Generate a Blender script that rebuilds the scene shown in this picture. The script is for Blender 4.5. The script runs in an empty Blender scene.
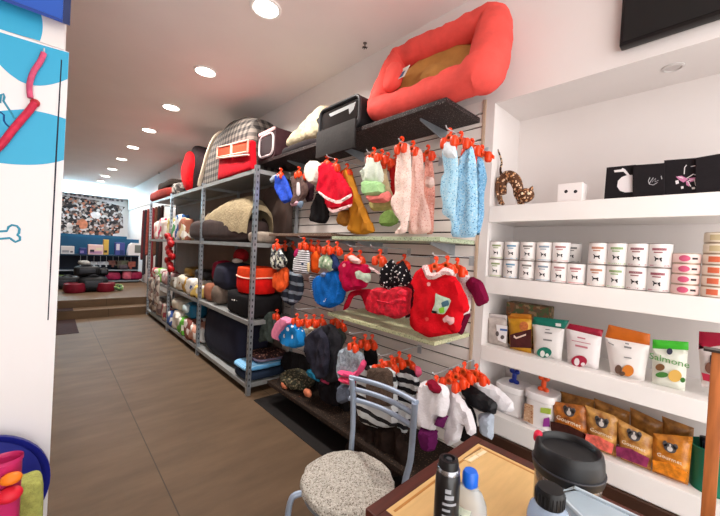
import bpy, bmesh, math, random
import numpy as np
from mathutils import Vector, Matrix, noise
from mathutils.geometry import delaunay_2d_cdt
PI = math.pi
S = bpy.context.scene
COL = S.collection
rnd = random.Random(7)

# ------------------------------------------------------------------ camera calibration
FOC, CX, CY, EYE = 335.0, 360.0, 258.0, 1.35
def _axes():
    Y = np.array([49 - CX, 235 - CY, FOC]); Y = Y / np.linalg.norm(Y)
    up = np.cross(np.array([1, 0.05, 0.0]), Y)
    if up[1] > 0: up = -up
    up = up / np.linalg.norm(up)
    return np.array([np.cross(Y, up), Y, up])
RW = _axes()
def ray(px, py): return RW @ np.array([px - CX, py - CY, FOC])
def onX(px, py, X):
    d = ray(px, py); d = d * (X / d[0]); return (float(d[0]), float(d[1]), float(d[2] + EYE))
def onY(px, py, Y):
    d = ray(px, py); d = d * (Y / d[1]); return (float(d[0]), float(d[1]), float(d[2] + EYE))
def onZ(px, py, Z):
    d = ray(px, py); d = d * ((Z - EYE) / d[2]); return (float(d[0]), float(d[1]), Z)
cam_d = bpy.data.cameras.new('camera'); cam = bpy.data.objects.new('camera', cam_d); COL.objects.link(cam)
cam_d.sensor_width = 36; cam_d.lens = FOC / 720 * 36; cam_d.clip_start = 0.02
_r, _u, _f = [Vector([float(v) for v in RW[:, i]]) for i in range(3)]
m = Matrix((( _r.x, -_u.x, -_f.x, 0), (_r.y, -_u.y, -_f.y, 0), (_r.z, -_u.z, -_f.z, EYE), (0, 0, 0, 1)))
cam.matrix_world = m
S.camera = cam

# ------------------------------------------------------------------ materials
def lin(c):
    c = c / 255.0
    return c / 12.92 if c <= 0.04045 else ((c + 0.055) / 1.055) ** 2.4
def L(rgb): return (lin(rgb[0]), lin(rgb[1]), lin(rgb[2]), 1)
_mc = {}
def _new(name):
    mt = bpy.data.materials.new(name); mt.use_nodes = True
    nt = mt.node_tree; b = nt.nodes['Principled BSDF']
    return mt, nt, b
def _coord(nt, scale=(1, 1, 1)):
    tc = nt.nodes.new('ShaderNodeTexCoord'); mp = nt.nodes.new('ShaderNodeMapping')
    nt.links.new(tc.outputs['Object'], mp.inputs[0]); mp.inputs['Scale'].default_value = scale
    return mp.outputs[0]
def _bump(nt, b, vec, scale, strength, detail=4):
    n = nt.nodes.new('ShaderNodeTexNoise'); n.inputs['Scale'].default_value = scale; n.inputs['Detail'].default_value = detail
    nt.links.new(vec, n.inputs['Vector'])
    bp = nt.nodes.new('ShaderNodeBump'); bp.inputs['Strength'].default_value = strength; bp.inputs['Distance'].default_value = 0.01
    nt.links.new(n.outputs[0], bp.inputs['Height']); nt.links.new(bp.outputs[0], b.inputs['Normal'])
def M(rgb, rough=0.65, metal=0.0, var=0.0, scale=30, bump=0.0, bscale=None, alpha=1.0, trans=0.0, spec=0.28, emit=0, stretch=(1, 1, 1), rgb2=None):
    key = ('M', rgb, rough, metal, var, scale, bump, bscale, alpha, trans, spec, emit, stretch, rgb2)
    if key in _mc: return _mc[key]
    mt, nt, b = _new('surface')
    b.inputs['Base Color'].default_value = L(rgb); b.inputs['Roughness'].default_value = rough; b.inputs['Metallic'].default_value = metal
    b.inputs['Specular IOR Level'].default_value = spec
    if trans: b.inputs['Transmission Weight'].default_value = trans; b.inputs['IOR'].default_value = 1.35
    if alpha < 1: b.inputs['Alpha'].default_value = alpha
    if emit: b.inputs['Emission Color'].default_value = L(rgb); b.inputs['Emission Strength'].default_value = emit
    v = None
    if var or bump: v = _coord(nt, stretch)
    if var:
        n = nt.nodes.new('ShaderNodeTexNoise'); n.inputs['Scale'].default_value = scale; n.inputs['Detail'].default_value = 5
        nt.links.new(v, n.inputs['Vector'])
        r = nt.nodes.new('ShaderNodeValToRGB')
        a = L(rgb)
        lo = [x * (1 - var) for x in a[:3]] + [1]; hi = [min(1, x * (1 + var)) for x in a[:3]] + [1]
        if rgb2: hi = L(rgb2)
        r.color_ramp.elements[0].position = 0.33; r.color_ramp.elements[1].position = 0.67
        r.color_ramp.elements[0].color = lo; r.color_ramp.elements[1].color = hi
        nt.links.new(n.outputs[0], r.inputs[0]); nt.links.new(r.outputs[0], b.inputs['Base Color'])
    if bump: _bump(nt, b, v, bscale or scale * 2, bump)
    _mc[key] = mt
    return mt
def cloth(rgb, var=0.12, rough=0.9): return M(rgb, rough, 0, var, 25, 0.35, 90, spec=0.1)
def stripes(c1, c2, period, axis=2, duty=0.5, wob=0.0, rough=0.9):
    key = ('S', c1, c2, period, axis, duty, wob)
    if key in _mc: return _mc[key]
    mt, nt, b = _new('striped'); b.inputs['Roughness'].default_value = rough; b.inputs['Specular IOR Level'].default_value = 0.1
    v = _coord(nt)
    sp = nt.nodes.new('ShaderNodeSeparateXYZ')
    if wob:
        n = nt.nodes.new('ShaderNodeTexNoise'); n.inputs['Scale'].default_value = 12; nt.links.new(v, n.inputs['Vector'])
        mx = nt.nodes.new('ShaderNodeVectorMath'); mx.operation = 'MULTIPLY_ADD'
        nt.links.new(n.outputs['Color'], mx.inputs[0]); mx.inputs[1].default_value = (wob, wob, wob); nt.links.new(v, mx.inputs[2]); v = mx.outputs[0]
    nt.links.new(v, sp.inputs[0])
    d = nt.nodes.new('ShaderNodeMath'); d.operation = 'DIVIDE'; nt.links.new(sp.outputs[axis], d.inputs[0]); d.inputs[1].default_value = period
    fr = nt.nodes.new('ShaderNodeMath'); fr.operation = 'FRACT'; nt.links.new(d.outputs[0], fr.inputs[0])
    r = nt.nodes.new('ShaderNodeValToRGB'); r.color_ramp.interpolation = 'CONSTANT'
    r.color_ramp.elements[0].color = L(c1); r.color_ramp.elements[1].position = duty; r.color_ramp.elements[1].color = L(c2)
    nt.links.new(fr.outputs[0], r.inputs[0]); nt.links.new(r.outputs[0], b.inputs['Base Color'])
    _bump(nt, b, v, 80, 0.25)
    _mc[key] = mt; return mt
def spots(c1, c2, scale, size, c3=None, rough=0.9, stretch=(1, 1, 1), bump=0.3):
    """voronoi spots: c2 spots of relative size on c1 (c3: every cell takes c2..c3)"""
    key = ('V', c1, c2, scale, size, c3, stretch)
    if key in _mc: return _mc[key]
    mt, nt, b = _new('patterned'); b.inputs['Roughness'].default_value = rough; b.inputs['Specular IOR Level'].default_value = 0.15
    v = _coord(nt, stretch)
    vo = nt.nodes.new('ShaderNodeTexVoronoi'); vo.inputs['Scale'].default_value = scale; nt.links.new(v, vo.inputs['Vector'])
    r = nt.nodes.new('ShaderNodeValToRGB'); r.color_ramp.interpolation = 'CONSTANT'
    r.color_ramp.elements[0].color = (1, 1, 1, 1); r.color_ramp.elements[1].position = size; r.color_ramp.elements[1].color = (0, 0, 0, 1)
    nt.links.new(vo.outputs['Distance'], r.inputs[0])
    mx = nt.nodes.new('ShaderNodeMix'); mx.data_type = 'RGBA'
    nt.links.new(r.outputs[0], mx.inputs['Factor']); mx.inputs['A'].default_value = L(c1); mx.inputs['B'].default_value = L(c2)
    if c3:
        bw = nt.nodes.new('ShaderNodeSeparateColor'); nt.links.new(vo.outputs['Color'], bw.inputs[0])
        rr = nt.nodes.new('ShaderNodeValToRGB'); rr.color_ramp.interpolation = 'CONSTANT'
        rr.color_ramp.elements[0].color = L(c2); rr.color_ramp.elements[1].position = 0.5; rr.color_ramp.elements[1].color = L(c3)
        nt.links.new(bw.outputs[0], rr.inputs[0]); nt.links.new(rr.outputs[0], mx.inputs['B'])
    nt.links.new(mx.outputs['Result'], b.inputs['Base Color'])
    if bump: _bump(nt, b, v, 80, bump)
    _mc[key] = mt; return mt
def collage(scale, cols, stretch=(1, 1, 1), rough=0.8):
    """voronoi cells with a palette"""
    key = ('C', scale, tuple(cols), stretch)
    if key in _mc: return _mc[key]
    mt, nt, b = _new('collage'); b.inputs['Roughness'].default_value = rough
    v = _coord(nt, stretch)
    n = nt.nodes.new('ShaderNodeTexNoise'); n.inputs['Scale'].default_value = scale * 0.8; nt.links.new(v, n.inputs['Vector'])
    ma = nt.nodes.new('ShaderNodeVectorMath'); ma.operation = 'MULTIPLY_ADD'; nt.links.new(n.outputs['Color'], ma.inputs[0])
    ma.inputs[1].default_value = (0.9 / scale,) * 3; nt.links.new(v, ma.inputs[2])
    vo = nt.nodes.new('ShaderNodeTexVoronoi'); vo.inputs['Scale'].default_value = scale; nt.links.new(ma.outputs[0], vo.inputs['Vector'])
    sc = nt.nodes.new('ShaderNodeSeparateColor'); nt.links.new(vo.outputs['Color'], sc.inputs[0])
    r = nt.nodes.new('ShaderNodeValToRGB'); r.color_ramp.interpolation = 'CONSTANT'
    e = r.color_ramp.elements
    while len(e) < len(cols): e.new(0.5)
    for i, c in enumerate(cols): e[i].position = i / len(cols); e[i].color = L(c)
    nt.links.new(sc.outputs[0], r.inputs[0]); nt.links.new(r.outputs[0], b.inputs['Base Color'])
    _mc[key] = mt; return mt
def plaid(c1, c2, c3, p):
    key = ('P', c1, c2, c3, p)
    if key in _mc: return _mc[key]
    mt, nt, b = _new('plaid'); b.inputs['Roughness'].default_value = 0.9
    v = _coord(nt); sp = nt.nodes.new('ShaderNodeSeparateXYZ'); nt.links.new(v, sp.inputs[0])
    sm = nt.nodes.new('ShaderNodeMath'); sm.operation = 'ADD'; nt.links.new(sp.outputs[0], sm.inputs[0]); nt.links.new(sp.outputs[1], sm.inputs[1])
    outs = []
    for src in (sm.outputs[0], sp.outputs[2]):
        d = nt.nodes.new('ShaderNodeMath'); d.operation = 'DIVIDE'; nt.links.new(src, d.inputs[0]); d.inputs[1].default_value = p
        fr = nt.nodes.new('ShaderNodeMath'); fr.operation = 'FRACT'; nt.links.new(d.outputs[0], fr.inputs[0])
        g = nt.nodes.new('ShaderNodeMath'); g.operation = 'GREATER_THAN'; nt.links.new(fr.outputs[0], g.inputs[0]); g.inputs[1].default_value = 0.5
        outs.append(g.outputs[0])
    ad = nt.nodes.new('ShaderNodeMath'); ad.operation = 'ADD'; nt.links.new(outs[0], ad.inputs[0]); nt.links.new(outs[1], ad.inputs[1])
    hf = nt.nodes.new('ShaderNodeMath'); hf.operation = 'MULTIPLY'; nt.links.new(ad.outputs[0], hf.inputs[0]); hf.inputs[1].default_value = 0.5
    r = nt.nodes.new('ShaderNodeValToRGB'); r.color_ramp.interpolation = 'CONSTANT'
    e = r.color_ramp.elements; e[0].color = L(c1); e[1].position = 0.3; e[1].color = L(c2); k = e.new(0.8); k.color = L(c3)
    nt.links.new(hf.outputs[0], r.inputs[0]); nt.links.new(r.outputs[0], b.inputs['Base Color'])
    _bump(nt, b, v, 60, 0.4)
    _mc[key] = mt; return mt
WHITE = M((226, 220, 218), 0.55, var=0.02, scale=3)
STEEL = M((168, 176, 184), 0.35, 0.75, 0.12, 14)
STEEL_L = M((196, 200, 204), 0.4, 0.5, 0.08, 12)
BLACKP = M((22, 22, 25), 0.4)
BLACKC = cloth((27, 25, 27))
ORANGE = M((232, 66, 20), 0.35, spec=0.5)

# ------------------------------------------------------------------ mesh helpers (world coordinates)
def B(): return bmesh.new()
def box(b, x0, x1, y0, y1, z0, z1, bev=0.0, seg=2):
    vs = [b.verts.new((x, y, z)) for x in (x0, x1) for y in (y0, y1) for z in (z0, z1)]
    fs = [b.faces.new([vs[i] for i in q]) for q in ((0, 1, 3, 2), (4, 6, 7, 5), (0, 4, 5, 1), (2, 3, 7, 6), (0, 2, 6, 4), (1, 5, 7, 3))]
    if bev > 0:
        es = set(e for f in fs for e in f.edges)
        bmesh.ops.bevel(b, geom=list(es), offset=bev, segments=seg, affect='EDGES', profile=0.5)
    return b
def hexa(b, p, bev=0.0):
    """8 corners in box() order"""
    vs = [b.verts.new(q) for q in p]
    fs = [b.faces.new([vs[i] for i in q]) for q in ((0, 1, 3, 2), (4, 6, 7, 5), (0, 4, 5, 1), (2, 3, 7, 6), (0, 2, 6, 4), (1, 5, 7, 3))]
    if bev: bmesh.ops.bevel(b, geom=list(set(e for f in fs for e in f.edges)), offset=bev, segments=2, affect='EDGES', profile=0.5)
    return b
def tube(b, pts, r, seg=10, closed=False, caps=True, flat=1.0):
    pts = [Vector(p) for p in pts]; n = len(pts)
    rs = r if isinstance(r, (list, tuple)) else [r] * n
    rings = []; prev = None
    for i, p in enumerate(pts):
        if closed: t = pts[(i + 1) % n] - pts[i - 1]
        else: t = pts[min(i + 1, n - 1)] - pts[max(i - 1, 0)]
        t.normalize()
        if prev is None:
            a = Vector((0, 0, 1)) if abs(t.z) < 0.9 else Vector((1, 0, 0))
            u = t.cross(a).normalized()
        else:
            u = (prev - t * prev.dot(t))
            u = u.normalized() if u.length > 1e-6 else t.orthogonal().normalized()
        prev = u; w = t.cross(u)
        rings.append([b.verts.new(p + u * (rs[i] * math.cos(2 * PI * k / seg)) + w * (rs[i] * flat * math.sin(2 * PI * k / seg))) for k in range(seg)])
    m_ = n if closed else n - 1
    for i in range(m_):
        A, C = rings[i], rings[(i + 1) % n]
        for k in range(seg): b.faces.new((A[k], A[(k + 1) % seg], C[(k + 1) % seg], C[k]))
    if caps and not closed:
        b.faces.new(list(reversed(rings[0]))); b.faces.new(rings[-1])
    return b
def spline(pts, n=8, closed=False):
    pts = [Vector(p) for p in pts]; out = []; N = len(pts)
    rng = range(N if closed else N - 1)
    for i in rng:
        if closed: p0, p1, p2, p3 = pts[i - 1], pts[i], pts[(i + 1) % N], pts[(i + 2) % N]
        else: p0, p1, p2, p3 = pts[max(i - 1, 0)], pts[i], pts[i + 1], pts[min(i + 2, N - 1)]
        for k in range(n):
            t = k / n
            out.append(0.5 * ((2 * p1) + (p2 - p0) * t + (2 * p0 - 5 * p1 + 4 * p2 - p3) * t * t + (3 * p1 - p0 - 3 * p2 + p3) * t ** 3))
    if not closed: out.append(pts[-1])
    return out
def lathe(b, c, prof, seg=28, axis=None, sx=1.0, sy=1.0):
    """prof: list of (r, h) along axis (default z) from c"""
    c = Vector(c); ax = Vector(axis).normalized() if axis else Vector((0, 0, 1))
    u = Vector((1, 0, 0)) if axis is None else ax.orthogonal().normalized(); w = ax.cross(u)
    rings = []
    for r, h in prof:
        if r < 1e-6: rings.append([b.verts.new(c + ax * h)])
        else: rings.append([b.verts.new(c + ax * h + u * (sx * r * math.cos(2 * PI * k / seg)) + w * (sy * r * math.sin(2 * PI * k / seg))) for k in range(seg)])
    for A, C in zip(rings, rings[1:]):
        for k in range(seg):
            j = (k + 1) % seg
            if len(A) == 1 and len(C) == 1: continue
            if len(A) == 1: b.faces.new((A[0], C[k], C[j]))
            elif len(C) == 1: b.faces.new((A[k], A[j], C[0]))
            else: b.faces.new((A[k], A[j], C[j], C[k]))
    if len(rings[0]) > 1: b.faces.new(list(reversed(rings[0])))
    if len(rings[-1]) > 1: b.faces.new(rings[-1])
    return b
def blob(b, c, size, e=0.6, nz=0.02, ns=6.0, seg=28, rot=None, seed=0, ez=None):
    """superellipsoid, c = centre, size = full extents"""
    ez = ez or e
    def sg(v, p): return math.copysign(abs(v) ** p, v)
    c = Vector(c); rows = []
    R_ = rot if rot else Matrix.Identity(3)
    nv = seg // 2
    for i in range(nv + 1):
        ph = -PI / 2 + PI * i / nv
        row = []
        for k in range(seg):
            th = 2 * PI * k / seg
            p = Vector((size[0] / 2 * sg(math.cos(ph), ez) * sg(math.cos(th), e), size[1] / 2 * sg(math.cos(ph), ez) * sg(math.sin(th), e), size[2] / 2 * sg(math.sin(ph), ez)))
            d = noise.noise(p * ns + Vector((seed * 3.7, seed, 0))) * nz + noise.noise(p * ns * 2.7 + Vector((seed, 5, seed))) * nz * 0.45
            if p.length > 1e-6: p = p + p.normalized() * d
            row.append(c + R_ @ p)
            if i in (0, nv): break
        rows.append([b.verts.new(q) for q in row])
    for A, C in zip(rows, rows[1:]):
        for k in range(seg):
            j = (k + 1) % seg
            if len(A) == 1: b.faces.new((A[0], C[j], C[k]))
            elif len(C) == 1: b.faces.new((A[k], A[j], C[0]))
            else: b.faces.new((A[k], A[j], C[j], C[k]))
    return b
def prism(b, poly, to3, t0, t1):
    """poly: 2-D outline; to3(u, v, t) -> 3-D"""
    A = [b.verts.new(to3(u, v, t0)) for u, v in poly]; C = [b.verts.new(to3(u, v, t1)) for u, v in poly]
    n = len(poly)
    for i in range(n): b.faces.new((A[i], A[(i + 1) % n], C[(i + 1) % n], C[i]))
    b.faces.new(list(reversed(A))); b.faces.new(C)
    return b
def chaikin(p, it=1, k=0.16):
    for _ in range(it):
        q = []
        for i in range(len(p)):
            a, c = p[i], p[(i + 1) % len(p)]
            q += [(a[0] * (1 - k) + c[0] * k, a[1] * (1 - k) + c[1] * k), (a[0] * k + c[0] * (1 - k), a[1] * k + c[1] * (1 - k))]
        p = q
    return p
def puff(b, poly, X, t, res=0.016, fold=0.006, freq=45.0, seed=0, smooth=1, bulge=0.5, wmax=9.0):
    """stuffed / draped cloth: outline in (Y, Z), standing in the plane x = X, thickness t, with vertical folds"""
    poly = chaikin(poly, smooth)
    ring = []
    for i in range(len(poly)):
        a, c = np.array(poly[i]), np.array(poly[(i + 1) % len(poly)])
        k = max(1, int(np.linalg.norm(c - a) / res))
        for j in range(k): ring.append(a + (c - a) * j / k)
    ring = np.array(ring); n = len(ring)
    lo, hi = ring.min(0), ring.max(0)
    gx = np.arange(lo[0] + res / 2, hi[0], res); gz = np.arange(lo[1] + res / 2, hi[1], res)
    A = ring; D = np.roll(ring, -1, 0) - ring; DD = (D ** 2).sum(1) + 1e-12
    def dist(p):
        q = p - A; tt = np.clip((q * D).sum(1) / DD, 0, 1)
        return float(np.sqrt((((q - D * tt[:, None])) ** 2).sum(1).min()))
    def inside(p):
        c = False
        yi, yj = A[:, 1], np.roll(A[:, 1], -1); xi, xj = A[:, 0], np.roll(A[:, 0], -1)
        cond = ((yi > p[1]) != (yj > p[1]))
        with np.errstate(divide='ignore', invalid='ignore'):
            xx = (xj - xi) * (p[1] - yi) / (yj - yi) + xi
        return bool((cond & (p[0] < xx)).sum() % 2)
    pts = [Vector((float(p[0]), float(p[1]))) for p in ring]
    for j, z in enumerate(gz):
        for y in gx:
            p = np.array([y + (res / 2 if j % 2 else 0), z])
            if inside(p) and dist(p) > res * 0.55: pts.append(Vector((float(p[0]), float(p[1]))))
    vs, es, fs, *_ = delaunay_2d_cdt(pts, [(i, (i + 1) % n) for i in range(n)], [], 1, 1e-6)
    w = min(min(hi - lo) * 0.5 * bulge, wmax) + 1e-4
    F, K = [], []
    for v in vs:
        d = dist(np.array([v.x, v.y])); bd = d < 1e-5
        pr = math.sqrt(max(0, 1 - (1 - min(1, d / w)) ** 2))
        fl = (math.sin(freq * v.x + 3 * noise.noise(Vector((v.x * 8, v.y * 5, seed)))+ seed) * 0.6 + 1.2 * noise.noise(Vector((v.x * 22, v.y * 14, seed * 2.3)))) * fold * min(1, d / (res * 1.2))
        f = b.verts.new((X - t / 2 * pr - fl, v.x, v.y)); F.append(f)
        K.append(f if bd else b.verts.new((X + t / 2 * pr - fl * 0.5, v.x, v.y)))
    for f in fs:
        try: b.faces.new([F[i] for i in f])
        except ValueError: pass
        try: b.faces.new([K[i] for i in reversed(f)])
        except ValueError: pass
    return b

# ------------------------------------------------------------------ object helpers
def _wl(o):
    v = Vector(o.location)
    while o.parent: o = o.parent; v = v + o.location
    return v
def obj(name, b, mat, parent=None, smooth=True, label=None, origin=None):
    bmesh.ops.recalc_face_normals(b, faces=b.faces[:])
    me = bpy.data.meshes.new(name)
    if parent is not None: off = _wl(parent); loc = Vector((0, 0, 0))
    else:
        if origin is None:
            xs = [v.co for v in b.verts]
            off = Vector(((min(v.x for v in xs) + max(v.x for v in xs)) / 2, (min(v.y for v in xs) + max(v.y for v in xs)) / 2, min(v.z for v in xs)))
        else: off = Vector(origin)
        loc = off
    bmesh.ops.translate(b, verts=b.verts[:], vec=-off)
    b.to_mesh(me); b.free()
    if smooth:
        for p in me.polygons: p.use_smooth = True
        try: me.set_sharp_from_angle(angle=math.radians(40))
        except Exception: pass
    for mm in (mat if isinstance(mat, (list, tuple)) else [mat]): me.materials.append(mm)
    o = bpy.data.objects.new(name, me); COL.objects.link(o)
    o.location = loc
    if parent is not None: o.parent = parent
    if label: o['label'] = label
    return o
def tag(o, label, cat, group=None):
    o['label'] = label; o['category'] = cat
    if group: o['group'] = group
    return o
def thing(name, label, cat, loc, group=None):
    o = bpy.data.objects.new(name, None); COL.objects.link(o); o.location = loc; o.empty_display_size = 0.05
    return tag(o, label, cat, group)
def one(name, b, mat, label, cat, group=None, smooth=True): return tag(obj(name, b, mat, None, smooth), label, cat, group)
def struct(name, b, mat, smooth=False):
    o = obj(name, b, mat, None, smooth); o['kind'] = 'structure'; return o
def copy_tree(o, loc, label=None, group=None):
    c = o.copy(); COL.objects.link(c); c.location = loc
    if label: c['label'] = label
    if group: c['group'] = group
    for ch in list(o.children):
        d = ch.copy(); COL.objects.link(d); d.parent = c
        for g in ch.children:
            e = g.copy(); COL.objects.link(e); e.parent = d
    return c
def text(name, s, mat, parent, size, origin, right, up, depth=0.0006, align='CENTER'):
    """lettering as a thin mesh lying in the plane (right, up), in the parent's local frame given in world coords"""
    cu = bpy.data.curves.new(name, 'FONT'); cu.body = s; cu.size = size; cu.extrude = depth; cu.align_x = align; cu.align_y = 'CENTER'; cu.resolution_u = 2
    tmp = bpy.data.objects.new('tmp', cu); COL.objects.link(tmp)
    dg = bpy.context.evaluated_depsgraph_get(); me = bpy.data.meshes.new_from_object(tmp.evaluated_get(dg))
    bpy.data.objects.remove(tmp)
    r_ = Vector(right).normalized(); u_ = Vector(up).normalized(); n_ = r_.cross(u_)
    off = Vector(origin) - _wl(parent)
    for v in me.vertices: v.co = off + r_ * v.co.x + u_ * v.co.y + n_ * v.co.z
    me.materials.clear(); me.materials.append(mat)
    o = bpy.data.objects.new(name, me); COL.objects.link(o); o.parent = parent
    return o
def crop(x0, y0, s):
    return lambda *p: [(x0 + a * s, y0 + c * s) for a, c in p]
def YZ(pts, X): return [onX(px, py, X)[1:] for px, py in pts]
# ================================================================== the room
WX = 1.8; CEIL = 2.87; BACKY = 12.8; LEFTX = -1.25; FRONTY = -0.95
def floor_mat():
    mt, nt, b = _new('floor_tiles'); b.inputs['Roughness'].default_value = 0.6; b.inputs['Specular IOR Level'].default_value = 0.18
    v = _coord(nt)
    n = nt.nodes.new('ShaderNodeTexNoise'); n.inputs['Scale'].default_value = 2.2; n.inputs['Detail'].default_value = 7; n.inputs['Roughness'].default_value = 0.6
    mp = nt.nodes.new('ShaderNodeMapping'); mp.inputs['Scale'].default_value = (0.8, 2.5, 1); nt.links.new(v, mp.inputs[0]); nt.links.new(mp.outputs[0], n.inputs['Vector'])
    r = nt.nodes.new('ShaderNodeValToRGB'); r.color_ramp.elements[0].position = 0.3; r.color_ramp.elements[1].position = 0.75
    r.color_ramp.elements[0].color = L((78, 61, 45)); r.color_ramp.elements[1].color = L((102, 81, 61))
    nt.links.new(n.outputs[0], r.inputs[0])
    br = nt.nodes.new('ShaderNodeTexBrick'); br.offset = 0; br.inputs['Scale'].default_value = 1.0
    br.inputs['Brick Width'].default_value = 6.0; br.inputs['Row Height'].default_value = 1.0; br.inputs['Mortar Size'].default_value = 0.0035
    mp2 = nt.nodes.new('ShaderNodeMapping'); mp2.inputs['Rotation'].default_value = (0, 0, PI / 2); mp2.inputs['Location'].default_value = (0.5, -0.5, 0); nt.links.new(v, mp2.inputs[0]); nt.links.new(mp2.outputs[0], br.inputs['Vector'])
    mx = nt.nodes.new('ShaderNodeMix'); mx.data_type = 'RGBA'; nt.links.new(br.outputs['Fac'], mx.inputs['Factor'])
    nt.links.new(r.outputs[0], mx.inputs['A']); mx.inputs['B'].default_value = L((62, 50, 38))
    nt.links.new(mx.outputs['Result'], b.inputs['Base Color'])
    return mt
FLOORM = floor_mat()
o = struct('floor', box(B(), LEFTX, 2.2, FRONTY, BACKY, -0.06, 0), FLOORM)
# object coordinates measured from the world origin so the tile joint falls at x = 0.5
for v in o.data.vertices: v.co = v.co + o.location
o.location = (0, 0, 0)
struct('ceiling', box(B(), LEFTX, 2.3, FRONTY, BACKY + 0.1, CEIL, CEIL + 0.08), M((246, 238, 235), 0.8, var=0.02, scale=2))
struct('wall_left', box(B(), LEFTX - 0.1, LEFTX, FRONTY, BACKY + 0.1, 0, CEIL), M((150, 128, 106), 0.8, var=0.04, scale=2))
struct('wall_back', box(B(), LEFTX, 2.3, BACKY, BACKY + 0.1, 0, CEIL), WHITE)
# right wall: solid behind the slat panels, header and niche further towards the front
b = B()
box(b, WX + 0.02, 2.3, 0.945, BACKY, 0, CEIL)            # solid part
box(b, WX, 2.3, 0.895, 0.945, 0, CEIL)                    # jamb strip
box(b, WX, 2.3, FRONTY, 0.895, 2.205, CEIL)               # header above the niche
box(b, 2.14, 2.3, FRONTY, 0.895, 0, 2.205)                # niche back
box(b, WX, 2.14, FRONTY, -0.75, 0, 2.205)                 # far jamb
struct('wall_right', b, WHITE)
# upper plaster above slat panels is flush with the panel face
struct('trim_1', box(B(), WX, WX + 0.02, 0.945, BACKY, 2.24, CEIL), WHITE)
# slat wall: boards with dark grooves
b = B()
pitch = 0.0755; z = 0.06
while z < 2.24:
    z1 = min(z + pitch - 0.009, 2.24)
    box(b, WX, WX + 0.0195, 0.965, 3.05, z, z1)
    z += pitch
struct('trim_2', b, M((240, 232, 227), 0.5, var=0.03, scale=4))
struct('trim_3', box(B(), WX + 0.012, WX + 0.0199, 0.965, 3.05, 0.05, 2.24), M((48, 38, 36), 0.8))
struct('trim_4', box(B(), WX - 0.006, WX + 0.0195, 0.947, 0.963, 0.0, 2.24), M((196, 172, 150), 0.5))
struct('trim_7', box(B(), WX - .012, WX - .0005, 3.06, 7.1, 0.04, 2.08), M((128, 112, 104), 0.7, var=.08, scale=3))  # taupe backing; the shade behind the rack is put into its colour
struct('baseboard_right', box(B(), 1.78, 1.8, -0.74, 0.89, 0, 0.39), M((60, 36, 24), 0.6, var=0.15, scale=8))
# raised back part of the shop with two steps
struct('step', box(B(), LEFTX, 1.8, 7.1, 7.41, 0, 0.138), FLOORM)
struct('step', box(B(), LEFTX, 1.8, 7.4, BACKY, 0, 0.27), FLOORM)
# blue lower part of the back wall
struct('trim_5', box(B(), LEFTX, 1.8, BACKY - 0.03, BACKY, 0.27, 1.42), M((28, 92, 128), 0.5, var=0.06, scale=3))
# light cove at the back
b = B(); box(b, LEFTX, 1.8, BACKY - 0.16, BACKY, 2.575, 2.6)
struct('trim_6', b, WHITE)

# ------------------------------------------------------------------ ceiling downlights
LY = [2.058, 3.19, 4.33, 5.47, 6.69, 7.87, 9.18, 10.38, 11.43]
LX = 0.985
names = ['nearest', 'second nearest', 'third nearest', 'fourth nearest', 'fifth nearest', 'sixth nearest', 'seventh nearest', 'second to last', 'last and smallest']
first = None
for i, y in enumerate(LY):
    lab = 'round recessed ceiling downlight, %s of the row down the aisle' % names[i]
    if first is None:
        t = thing('ceiling_downlight', lab, 'ceiling light', (LX, y, CEIL - 0.012), 'downlights along the aisle')
        obj('trim_ring', lathe(B(), (LX, y, CEIL), [(0.078, 0), (0.098, 0), (0.098, -0.008), (0.09, -0.012), (0.078, -0.008), (0.078, 0)], 32), M((245, 243, 240), 0.4), t)
        obj('lamp_disc', lathe(B(), (LX, y, CEIL - 0.002), [(0, 0), (0.078, 0), (0.078, -0.006), (0, -0.006)], 32), M((255, 246, 235), 0.4, emit=9), t)
        first = t
    else: copy_tree(first, (LX, y, CEIL - 0.012), lab)
# unlit ring in the niche soffit
p = onZ(673, 67, 2.205)
t = thing('ceiling_downlight', 'unlit round downlight in the soffit of the white wall niche', 'ceiling light', (p[0], p[1], 2.195))
obj('trim_ring', lathe(B(), (p[0], p[1], 2.205), [(0.026, 0), (0.038, 0), (0.038, -0.005), (0.03, -0.008), (0.026, -0.003), (0.026, 0)], 28), M((205, 200, 198), 0.35), t)
obj('lamp_disc', lathe(B(), (p[0], p[1], 2.2045), [(0, 0), (0.026, 0), (0.026, -0.003), (0, -0.003)], 28), M((190, 184, 182), 0.3), t)
# small sprinklers on the ceiling
for i, (px, py, lab) in enumerate(((365, 43, 'tiny dark ceiling sprinkler beside the coral pet bed'), (159, 172, 'tiny dark ceiling sprinkler above the far end of the rack'))):
    q = onZ(px, py, CEIL)
    t = thing('ceiling_sprinkler', lab, 'sprinkler', (q[0], q[1], CEIL - 0.04))
    obj('stem', lathe(B(), (q[0], q[1], CEIL), [(0.014, 0), (0.014, -0.004), (0.005, -0.006), (0.005, -0.03), (0, -0.03)], 14), M((120, 112, 108), 0.4, 0.5), t)
    b = B()
    for k in range(6):
        a = k * PI / 3
        tube(b, [(q[0], q[1], CEIL - 0.03), (q[0] + 0.02 * math.cos(a), q[1] + 0.02 * math.sin(a), CEIL - 0.034)], 0.003, 6)
    obj('deflector', b, M((50, 46, 46), 0.4, 0.5), t)

# ------------------------------------------------------------------ television panel top right
a0 = onX(619, 47, WX - 0.05)
t = thing('television', 'black flat screen mounted on the white wall, top right', 'television', (WX - 0.03, 0.0, 2.27))
Y1 = a0[1]; Z0 = a0[2]
obj('casing', box(B(), WX - 0.05, WX - 0.004, Y1 - 1.0, Y1, Z0, Z0 + 0.58, 0.006), M((26, 22, 22), 0.35), t)
obj('screen', box(B(), WX - 0.0525, WX - 0.049, Y1 - 0.99, Y1 - 0.012, Z0 + 0.014, Z0 + 0.566), M((14, 11, 12), 0.2), t)

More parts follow.
